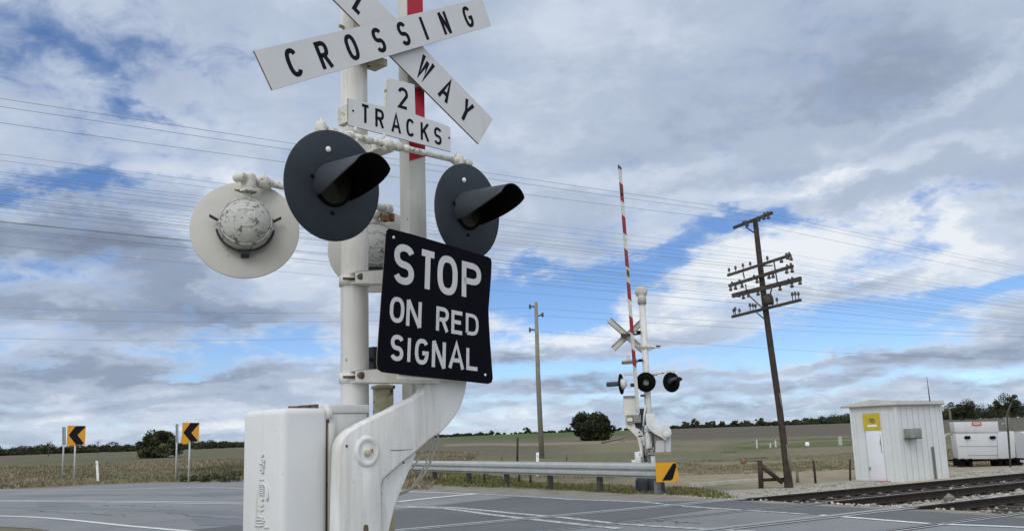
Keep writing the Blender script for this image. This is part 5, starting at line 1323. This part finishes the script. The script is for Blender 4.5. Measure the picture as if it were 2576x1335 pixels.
mb = MB(); mb.box(Hh(-.05, f1+.05, zr*.52), (D1, D2, UP), (.02, .012, .07)); mb.tube([Hh(-.045, f1+.045, zr*.38), Hh(-.045, f1+.045, zr*.63)], .008, 6); obj('handle', mb, M['ac'], dr)
for hz_ in (.18, .72):
    mb = MB(); mb.box(Hh(-.045, f0-.03, zr*hz_), (D1, D2, UP), (.012, .03, .05)); obj('hinge', mb, M['ac'], dr)
mb = MB(); mb.box(Hh(-.05, (f0+f1)/2, .025), (D1, D2, UP), (.05, (f0-f1)/2+.03, .03)); obj('door_sill', mb, M['redlabel'], dr)
mb = MB(); mb.box(Hh(-.05, (f0+f1)/2+.02, zr*.80), (D1, D2, UP), (.010, (f0-f1)/2*1.08, zr*.112)); nt2 = obj('notice', mb, M['hutyellow'], dr)
mb = MB(); mb.box(Hh(-.063, (f0+f1)/2, zr*.745), (D1, D2, UP), (.003, (f0-f1)/2*.62, zr*.014)); obj('white_panel', mb, M['white2'], nt2)
mb = MB()
for k, (dy, dz, w) in enumerate(((.0, .035, .30), (-.02, .012, .42), (-.03, -.012, .25))): mb.box(Hh(-.063, (f0+f1)/2+dy, zr*(.80+dz)), (D1, D2, UP), (.003, (f0-f1)/2*w, zr*.0075))
obj('printed_line', mb, M['rust'], nt2)
mb = MB(); aa = LW*.08; ab = LW*.40; mb.box(Hh((aa+ab)/2-.03, -.15, zr*.63), (D1, D2, UP), ((ab-aa)/2*.62, .14, zr*.062)); mb.box(Hh(ab-.06, -.10, zr*.64), (D1, D2, UP), (.08, .09, zr*.055)); acu = obj('air_conditioner', mb, M['ac'], hut, bevel=.015)
mb = MB(); mb.box(Hh((aa+ab)/2-.02, -.15, zr*.63-zr*.066), (D1, D2, UP), ((ab-aa)/2*.8, .12, .012)); obj('drip_tray', mb, M['navy'], acu)
mb = MB(); mb.box(Hh(LW*.715, -.035, zr*.22), (D1, D2, UP), (.035, .022, zr*.22)); obj('conduit', mb, M['conduit'], hut)
mb = MB(); mb.box(Hh(LW/2+.2, LL/2-.25, -.03), (D1, D2, UP), (LW/2+.75, LL/2+.55, .05)); tag(obj('hut_slab', mb, M['concrete']), 'sandy concrete apron under the white hut', 'slab', kind='structure')

# ================================================================== white machinery cabinet on a skid
cb_ = on_z(*ZR(300, 1022)); cb_ = V(cb_.x, cb_.y, hz1(cb_.x, cb_.y)); YC = cb_.y
PC_ = lambda x, y, dY=0.: at_y(*ZR(x, y), YC+dY)
cab = thing('machinery_cabinet', cb_, 'low white machinery cabinet on a dark skid beyond the white hut', 'cabinet')
def ext_quad(pts, depth, name, m, parent, bevel=0.01, dY=0.):
    mb = MB(); mb.prism([PC_(*q, dY) for q in pts], V(depth*.25, depth, 0)); return obj(name, mb, m, parent, bevel=bevel)
ext_quad([(250, 560), (1030, 535), (1052, 940), (302, 940)], 1.0, 'cabinet_body', M['cabin'], cab)
ext_quad([(1034, 533), (1112, 530), (1138, 915), (1056, 938)], .9, 'end_cover', M['cabin'], cab, dY=.05)
lid = ext_quad([(222, 396), (872, 386), (892, 545), (244, 548)], .85, 'lid', M['cabin'], cab, dY=.02)
mb = MB(); mb.prism([PC_(*q, -.01) for q in ((492, 398), (630, 395), (632, 442), (496, 446))], V(0, .012, 0)); lb = obj('red_label', mb, M['redlabel'], lid)
mb = MB(); mb.prism([PC_(*q, -.02) for q in ((515, 412), (612, 410), (613, 428), (517, 430))], V(0, .008, 0)); obj('label_text_panel', mb, M['sign'], lb)
for x in (425, 798):
    mb = MB(); mb.box(PC_(x, 622, -.03), ((1, 0, 0), (0, 1, 0), UP), (.085, .05, .055)); mb.tube([PC_(x-45, 622, -.04), PC_(x+45, 618, -.04)], .03, 8); obj('handle', mb, M['dark'], cab, bevel=.01)
mb = MB(); mb.tube([PC_(300, 752, -.005), PC_(860, 752, -.005)], .008, 5); mb.tube([PC_(862, 560, -.005), PC_(872, 938, -.005)], .008, 5); mb.tube([PC_(440, 885, -.005), PC_(862, 885, -.005)], .010, 5); mb.tube([PC_(252, 556, -.005), PC_(885, 548, -.005)], .012, 5); obj('panel_seam', mb, M['ac'], cab)
mb = MB()
mb.box(PC_(700, 948, .45), ((1, 0, 0), (0, 1, 0), UP), (1.22, .5, .03))
for x in (300, 415, 850, 940, 1110): mb.box(PC_(x, 985, .3), ((1, 0, 0), (0, 1, 0), UP), (.06, .35, .14))
mb.box(PC_(1110, 1005, .3), ((1, 0, 0), (0, 1, 0), UP), (.18, .3, .05))
obj('skid', mb, M['dark'], cab)
mb = MB()
for y, l in ((440, 60), (470, 90)): mb.tube([PC_(920, y, .3), PC_(920+l, y-20, .3)], .05, 8)
mb.tube([PC_(1000, 530, .2), PC_(1010, 330, .2)], .07, 8); obj('exhaust_pipe', mb, M['ac'], cab)
# bent steel posts near the cabinet
def bent(name, px, pts, r_, m, label, cat, grp=None, Yd=None):
    b_ = PC_(*pts[0]) if Yd is None else at_y(*ZR(*pts[0]), Yd); y_ = b_.y
    mb = MB(); P_ = [at_y(*ZR(*q), y_) for q in pts]; P_[0].z = min(P_[0].z, hz1(P_[0].x, P_[0].y)-.05)
    mb.tube(P_, r_, 8); o = obj(name, mb, m, base=(b_.x, b_.y, hz1(b_.x, b_.y))); tag(o, label, cat, grp)
bent('bent_post', 0, [(1062, 1085), (1050, 900), (1030, 600), (1012, 380), (1018, 250), (1050, 170), (1072, 120)], .035, M['galvdark'], 'thin dark pole with hooked top in front of the white cabinet', 'pole', Yd=YC-1.0)
bent('bent_post', 0, [(1090, 540), (1082, 430), (1050, 340), (1000, 300)], .03, M['timber2'], 'short pale hooked branch behind the white cabinet', 'pole', Yd=YC+1.2)
bent('bent_post', 0, [(175, 360), (165, 240), (150, 200), (122, 148)], .07, M['timber2'], 'bare grey bent stump between hut and dark tree belt', 'pole', Yd=60.)
mb = MB(); P_ = [PC_(x, y, .6) for x, y in ((90, 620), (105, 585), (150, 572), (245, 572))]; P_.insert(0, V(P_[0].x, P_[0].y, hz1(P_[0].x, P_[0].y)-.05)); mb.tube(P_, .04, 8)
tag(obj('pipe_rail', mb, M['plinth'], base=(P_[0].x, P_[0].y, hz1(P_[0].x, P_[0].y))), 'pale bent pipe rail between the hut and the white cabinet', 'pipe')
# grey tank at the right edge
tk = at_y(*ZR(1250, 700), 38.); tk.z = hz1(tk.x, tk.y)
tank = thing('water_tank', tk, 'pale grey round ended tank just beyond the white machinery cabinet', 'tank')
p0 = at_y(*ZR(1128, 620), 38.); rr = .62; tz = at_y(*ZR(1128, 535), 38.).z
mb = MB(); mb.tube([V(p0.x+rr*.2, p0.y, tz-rr), V(p0.x+2.6, p0.y+.5, tz-rr)], rr, 28); obj('tank_shell', mb, M['cabin'], tank)
mb = MB()
for k in (.5, 2.0): mb.box(V(p0.x+k, p0.y+.2, (tk.z+tz-2*rr)/2+.1), ((1, 0, 0), (0, 1, 0), UP), (.12, .4, max(.1, (tz-2*rr-tk.z)/2+.15)))
obj('tank_cradle', mb, M['galvdark'], tank)

# ================================================================== small timber frame, stakes, kerb
fb0_ = on_z(*ZQ(1100, 1222)); YQ = fb0_.y; PQ = lambda x, y, dY=0.: at_y(*ZQ(x, y), YQ+dY)
fb0_.z = hz1(fb0_.x, fb0_.y)
fr_ = thing('timber_frame', fb0_, 'low dark timber post with sloping brace at the foot of the telegraph pole', 'timber frame')
mb = MB(); mb.tube([V(fb0_.x, fb0_.y, fb0_.z-.1), PQ(1088, 865)], .075, 8); obj('post', mb, M['timber'], fr_)
mb = MB(); mb.tube([PQ(1105, 940), PQ(1420, 1190)], .065, 8); obj('brace', mb, M['timber'], fr_)
mb = MB(); mb.tube([PQ(1130, 1150, .1), PQ(1460, 1138, .1)], .05, 6); obj('bottom_rail', mb, M['timber'], fr_)
mb = MB(); mb.tube([PQ(795, 835, .05), PQ(870, 862, .05), PQ(1110, 868, .05)], .032, 8); mb.tube([PQ(800, 838, .05), PQ(1180, 815, .1)], .022, 6); tr_ = obj('top_rail', mb, M['timber2'], fr_)
mb = MB(); mb.lathe(PQ(845, 882, .05), UP, [(0, -.06), (.09, -.05), (.09, .05), (0, .07)], 10); obj('pulley', mb, M['rust'], fr_)
def stake(pts, r_, m, label, conv, Yd=None, cat='stake', grp='bare stakes along the railway'):
    b_ = on_z(*conv(*pts[0])) if Yd is None else at_y(*conv(*pts[0]), Yd); y_ = b_.y
    P_ = [at_y(*conv(*q), y_) for q in pts]; z_ = hz1(b_.x, b_.y); P_[0].z = min(P_[0].z, z_-.05)
    mb = MB(); mb.tube(P_, r_, 6); tag(obj('stake', mb, m, base=(b_.x, b_.y, z_)), label, cat, grp)
stake([(1905, 1150), (1890, 1000), (1872, 860)], .035, M['timber'], 'crooked dark stake between the telegraph pole and the hut', ZQ)
stake([(2412, 1110), (2414, 850)], .032, M['timber'], 'straight dark stake just left of the hut', ZQ)
stake([(1640, 1140), (1632, 1000)], .045, M['timber2'], 'short pale stump at the foot of the telegraph pole', ZQ)
stake([(1025, 480), (1028, 260)], .06, M['timber'], 'dark stake rising behind the guardrail near the slim pole', ZB, 52.)
stake([(575, 480), (575, 395)], .05, M['timber2'], 'short grey stake left of the others behind the guardrail', ZB, 60.)
stake([(888, 480), (888, 380)], .05, M['timber2'], 'short grey stake behind the guardrail left of the tall dark stake', ZB, 60.)
stake([(1462, 480), (1462, 370)], .05, M['timber2'], 'short grey stake behind the guardrail right of the slim pole', ZB, 60.)
for x, xl in ((735, 'thin dark leg under the guardrail, left one'), (1042, 'thin dark leg under the guardrail, middle one'), (1142, 'thin dark leg under the guardrail, beside its middle post')):
    stake([(x, 670), (x, 570)], .04, M['timber'], xl, ZB, None, 'stake', 'stakes behind the guardrail')
for (x, y, s, lb) in ((1040, 660, 90, 'thin white peg at the left of the green strip'), (1240, 660, 40, 'small white peg low in the green strip'), (1318, 650, 70, 'white peg just left of the telegraph pole'), (2270, 655, 130, 'broad pale post in the green strip left of the hut')):
    p = at_y(*ZQ(x, y), 78.); t_ = at_y(*ZQ(x, y-s), 78.); z_ = hz1(p.x, p.y); p.z = min(p.z, z_-.05); w = .045 if s < 120 else .14
    mb = MB(); mb.box((p+t_)/2, ((1, 0, 0), (0, 1, 0), UP), (w, .06, (t_.z-p.z)/2)); mb.lathe(V(t_.x, t_.y, t_.z), UP, [(w*.8, 0), (w*.5, .06), (0, .08)], 8); tag(obj('white_peg', mb, M['sign'] if s < 120 else M['plinth'], base=(p.x, p.y, z_)), lb, 'peg', 'white pegs in the green strip')
p = at_y(*ZQ(1785, 650), 78.); c = at_y(*ZQ(1785, 625), 78.); mb = MB(); mb.lathe(c-UP*.3, UP, [(0, .12), (.15, .12), (.18, .2), (.17, .4), (.12, .46), (0, .47)], 14); tag(obj('white_drum', mb, M['white2'], base=(p.x, p.y, hz1(p.x, p.y))), 'small white drum in the green strip right of the telegraph pole', 'drum')
# pale kerb along the access track
k0, k1, k2 = G2(*ZQ(60, 1205)), G2(*ZQ(600, 1165)), G2(*ZQ(1460, 1100))
mb = MB(); L_ = resample([k0, k1, k2], .8)
vs = []
for i, p in enumerate(L_):
    t = (L_[min(i+1, len(L_)-1)]-L_[max(i-1, 0)]).normalized(); q = Vector((-t.y, t.x))*.08; z_ = hz1(p.x, p.y)
    vs += [(p.x-q.x, p.y-q.y, z_-.05), (p.x-q.x, p.y-q.y, z_+.10), (p.x+q.x, p.y+q.y, z_+.10), (p.x+q.x, p.y+q.y, z_-.05)]
mb.add(vs, [(4*i+j, 4*i+(j+1) % 4, 4*i+4+(j+1) % 4, 4*i+4+j) for i in range(len(L_)-1) for j in range(4)]+[(0, 1, 2, 3), tuple(len(vs)-k for k in (1, 2, 3, 4))])
tag(obj('kerb', mb, M['plinth']), 'pale low kerb beside the sandy access track', 'kerb', kind='structure')

# ================================================================== trees
def leaf_mesh(mb_list, centres, radii, n, size, tints):
    """scatter leaf-sized quads through clump volumes"""
    nc = len(centres); idx = RNG.integers(0, nc, n)
    d = RNG.normal(0, 1, (n, 3)); d /= np.linalg.norm(d, axis=1)[:, None]
    rr = RNG.uniform(.25, 1, n)**.5
    p = centres[idx] + d*rr[:, None]*radii[idx]
    a = RNG.normal(0, 1, (n, 3)); a /= np.linalg.norm(a, axis=1)[:, None]
    b = np.cross(a, RNG.normal(0, 1, (n, 3))); b /= np.linalg.norm(b, axis=1)[:, None]
    s = size*RNG.uniform(.5, 1.3, n)[:, None]
    v = np.stack([p-a*s, p+b*s*.45, p+a*s, p-b*s*.45], 1)
    t = tints[idx]*RNG.uniform(.65, 1.35, (n, 1))
    mb_list.append((v, np.repeat(t, 4, 0)))
def leaf_obj(name, lst, parent, base, kind=None):
    v = np.concatenate([l[0].reshape(-1, 3) for l in lst]); t = np.concatenate([l[1] for l in lst]); n = len(v)//4
    v = v - np.array(base[:])
    me = bpy.data.meshes.new(name); me.from_pydata(v.tolist(), [], np.arange(n*4).reshape(-1, 4).tolist())
    ca = me.color_attributes.new('tint', 'FLOAT_COLOR', 'POINT'); ca.data.foreach_set('color', np.concatenate([t, np.ones((len(t), 1))], 1).astype(np.float32).ravel())
    me.materials.append(M['leafdark']); o = bpy.data.objects.new(name, me); link(o, parent)
    if not parent: o.location = base
    BASE[o.name] = Vector(base[:]); return o
GREEN = np.array([(.046, .056, .026), (.034, .044, .022), (.060, .066, .030), (.040, .046, .030), (.072, .070, .034)])
def tree(name, base, w, h, trunk_h, nclump, nleaf, leaf, label, group=None, shape='round', cat='tree', low=0.12, tones=GREEN, trunk=True):
    th = thing(name, base, label, cat, group)
    cen = []; rad = []
    for i in range(nclump):
        while True:
            q = RNG.uniform(-1, 1, 3)
            if np.linalg.norm(q) < 1 and np.linalg.norm(q) > .25: break
        z = low*h + (h*(1-low))*(.5+.5*q[2])*.93
        k = 1.0
        if shape == 'gum': k = .55+.75*abs(q[2])
        if shape == 'bush': k = 1.12-.45*(z/h)
        cen.append((base.x+q[0]*w*.45*k, base.y+q[1]*w*.45*k, base.z+z)); r_ = RNG.uniform(.40, 1.3)*w*.145; rad.append((r_, r_, r_*.75))
    cen, rad = np.array(cen), np.array(rad); lst = []
    leaf_mesh(lst, cen, rad, nleaf, leaf, tones[RNG.integers(0, len(tones), nclump)])
    leaf_obj('crown', lst, th, base)
    if trunk:
        mb = MB(); tw = w*.035
        mb.tube([V(base.x, base.y, base.z-.2), V(base.x+w*.01, base.y, base.z+h*.25), V(base.x-w*.02, base.y, base.z+h*.6)], [tw*1.4, tw, tw*.5], 10)
        for i in range(0, nclump, max(1, nclump//7)):
            c = V(*cen[i]); s_ = V(base.x, base.y, base.z+h*RNG.uniform(.15, .45)); mb.tube([s_, s_.lerp(c, .5)+UP*.03*h, c], [tw*.6, tw*.4, tw*.15], 6)
        obj('trunk', mb, M['bark'], th)
    return th
def ground_at(x, Yd): p = at_y(x, 1100, Yd); return V(p.x, p.y, hz1(p.x, p.y))
def px2m(px, Yd): return px/F*Yd*1.0
# the round paddock tree beside the far gate
b_ = ground_at(1491, 150.); tree('paddock_tree', b_, px2m(110, 150), px2m(1100-1034, 150)+.2, 0, 70, 16000, .24, 'round dark green tree alone in the paddock between power pole and far signal', None, 'round', low=.0, tones=GREEN*.72)
mb = MB(); q = ground_at(1556, 120.)
mb.tube([q+V(-2.2, 0, .2), q+V(0, .2, .55), q+V(1.6, .1, 1.0)], [.16, .12, .05], 8); mb.tube([q+V(-.2, .2, .5), q+V(.8, -.2, .15)], [.08, .03], 6); mb.tube([q+V(-1.2, .1, .3), q+V(-.9, 0, 1.2)], [.07, .02], 6)
tag(obj('fallen_log', mb, M['timber2'], base=q), 'pale fallen log in the grass beside the round paddock tree', 'log')
# the bush behind the right chevron and a lower one beside it
b_ = ground_at(405, 118.); tree('roadside_bush', b_, px2m(118, 118), px2m(66, 118)+.3, 0, 44, 8000, .22, 'dark spreading bush behind the chevron sign nearer the white mechanism box', None, 'bush', cat='bush', low=.0)
# scattered trees along the skyline, each of its own
def skyline(lst, Yd, group, kind):
    for (x, w, h, lab, shp) in lst:
        b_ = ground_at(x, Yd*RNG.uniform(.96, 1.06)); yb = b_.y
        tree('skyline_tree', b_, px2m(w, yb), px2m(h, yb), 0, 16, 1500, px2m(1.6, yb), lab, group, shp, low=.10, tones=GREEN*1.05)
skyline([(1236, 16, 12, 'small tree on the skyline nearest the curved cast arm', 'round'), (1325, 24, 16, 'wider skyline tree just left of the slim power pole', 'gum'), (1430, 20, 14, 'small skyline tree left of the round paddock tree', 'gum'),
         (1725, 24, 20, 'skyline tree immediately right of the far gate mechanism', 'round'), (1752, 34, 28, 'tallest skyline tree right of the far gate', 'gum'), (1790, 28, 20, 'bushy skyline tree second right of the tallest by the far gate', 'round'), (1820, 20, 17, 'narrow skyline tree between the far gate and the telegraph pole', 'round'),
         (1852, 24, 18, 'skyline tree midway between far gate and telegraph pole', 'gum'), (1880, 30, 17, 'low wide skyline tree left of the telegraph pole', 'round'), (1915, 30, 21, 'skyline tree just left of the telegraph pole', 'gum')], 380., 'lone trees on the skyline', 0)
def gum(x, Yd, w, h, label): 
    b_ = ground_at(x, Yd); tree('gum_tree', b_, px2m(w, Yd), px2m(h, Yd), 0, 30, 5200, px2m(2.1, Yd), label, 'tall gums behind the white cabinet', 'gum', low=.22, tones=GREEN*.9)
gum(2425, 260., 100, 44, 'broad dark gum tree showing between the hut roof and the white cabinet'); gum(2545, 255., 92, 60, 'tallest dark gum tree, standing behind the white machinery cabinet')
def wood(name, spans, label):
    lst = []
    for (xa, xb, Yd, h0, h1, n) in spans:
        c = []; r_ = []
        for i in range(n):
            x = RNG.uniform(xa, xb); y_ = Yd*RNG.uniform(.95, 1.12); b_ = ground_at(x, y_); t = (x-xa)/(xb-xa); hh = px2m(h0+(h1-h0)*t, y_)*RNG.uniform(.55, 1.12)
            c.append((b_.x, b_.y, b_.z+hh*RNG.uniform(.2, .78))); rr = hh*RNG.uniform(.28, .5); r_.append((rr*1.5, rr*1.2, rr*.8))
        c = np.array(c); r_ = np.array(r_); leaf_mesh(lst, c, r_, n*150, px2m(2.4, Yd), GREEN[RNG.integers(0, 5, n)]*.85)
    o = leaf_obj(name, lst, None, V(0, 0, 0)); tag(o, label, 'wood', kind='stuff')
wood('far_wood', [(-420, 400, 380., 25, 21, 330), (380, 640, 400., 21, 17, 120), (-420, 640, 370., 15, 13, 420)], 'dark belt of trees along the left horizon')
wood('far_wood', [(1060, 1250, 430., 9, 8, 90), (1250, 1700, 420., 6, 8, 110)], 'thin line of far trees on the middle horizon')
wood('far_wood', [(1690, 1960, 420., 11, 11, 110), (1690, 2150, 390., 8, 12, 140), (1960, 2150, 400., 12, 26, 90), (2150, 2350, 390., 26, 36, 80), (2330, 3100, 300., 36, 36, 300), (2150, 3100, 330., 22, 26, 260)], 'dark belt of trees on the right horizon behind the hut')
def dead(x, Yd, h, label):
    b_ = ground_at(x, Yd); H_ = px2m(h, Yd); th = thing('bare_tree', b_, label, 'bare tree', 'bare trees in the left paddock')
    mb = MB(); mb.tube([b_-UP*.2, b_+UP*H_*.5, b_+V(.02*H_, 0, H_*.98)], [H_*.03, H_*.022, H_*.008], 7)
    for i in range(11):
        a_ = RNG.uniform(0, 6.28); z_ = RNG.uniform(.4, .9)*H_; l = H_*RNG.uniform(.2, .42); s_ = b_+UP*z_; e_ = s_+V(math.cos(a_)*l, math.sin(a_)*l, l*RNG.uniform(.3, .9)); mb.tube([s_, (s_+e_)/2+UP*l*.06, e_], [H_*.014, H_*.009, H_*.003], 5)
    obj('trunk', mb, M['bark'], th)
dead(124, 230., 38, 'taller bare dead tree, the one away from the white marker post'); dead(247, 260., 34, 'thin bare dead tree between the marker post and the bush')
# weeds along the kerb under the right chevron
for (x, w, h, lb) in ((515, 60, 24, 'olive weed clump at the road edge beyond the second chevron post'), (565, 54, 30, 'tall olive weed clump nearest the white mechanism box'), (458, 44, 20, 'low weed clump at the foot of the second chevron post')):
    b_ = on_z(x, 1213); b_ = V(b_.x, b_.y+.8, hz1(b_.x, b_.y+.8)); n_ = 26; ww = px2m(w, 40); hh = px2m(h, 40); lst = []
    c_ = np.stack([b_.x+RNG.uniform(-.5, .5, n_)*ww, b_.y+RNG.uniform(-.4, .4, n_)*ww, b_.z+RNG.uniform(.05, .8, n_)*hh], 1); r_ = np.tile([[ww*.12, ww*.12, hh*.25]], (n_, 1))
    leaf_mesh(lst, c_, r_, 1500, .05, np.array([(.10, .105, .055), (.13, .13, .075), (.085, .095, .05)])[RNG.integers(0, 3, n_)])
    o = leaf_obj('weed_clump', lst, None, b_); tag(o, lb, 'weed', 'weed clumps by the far road edge')
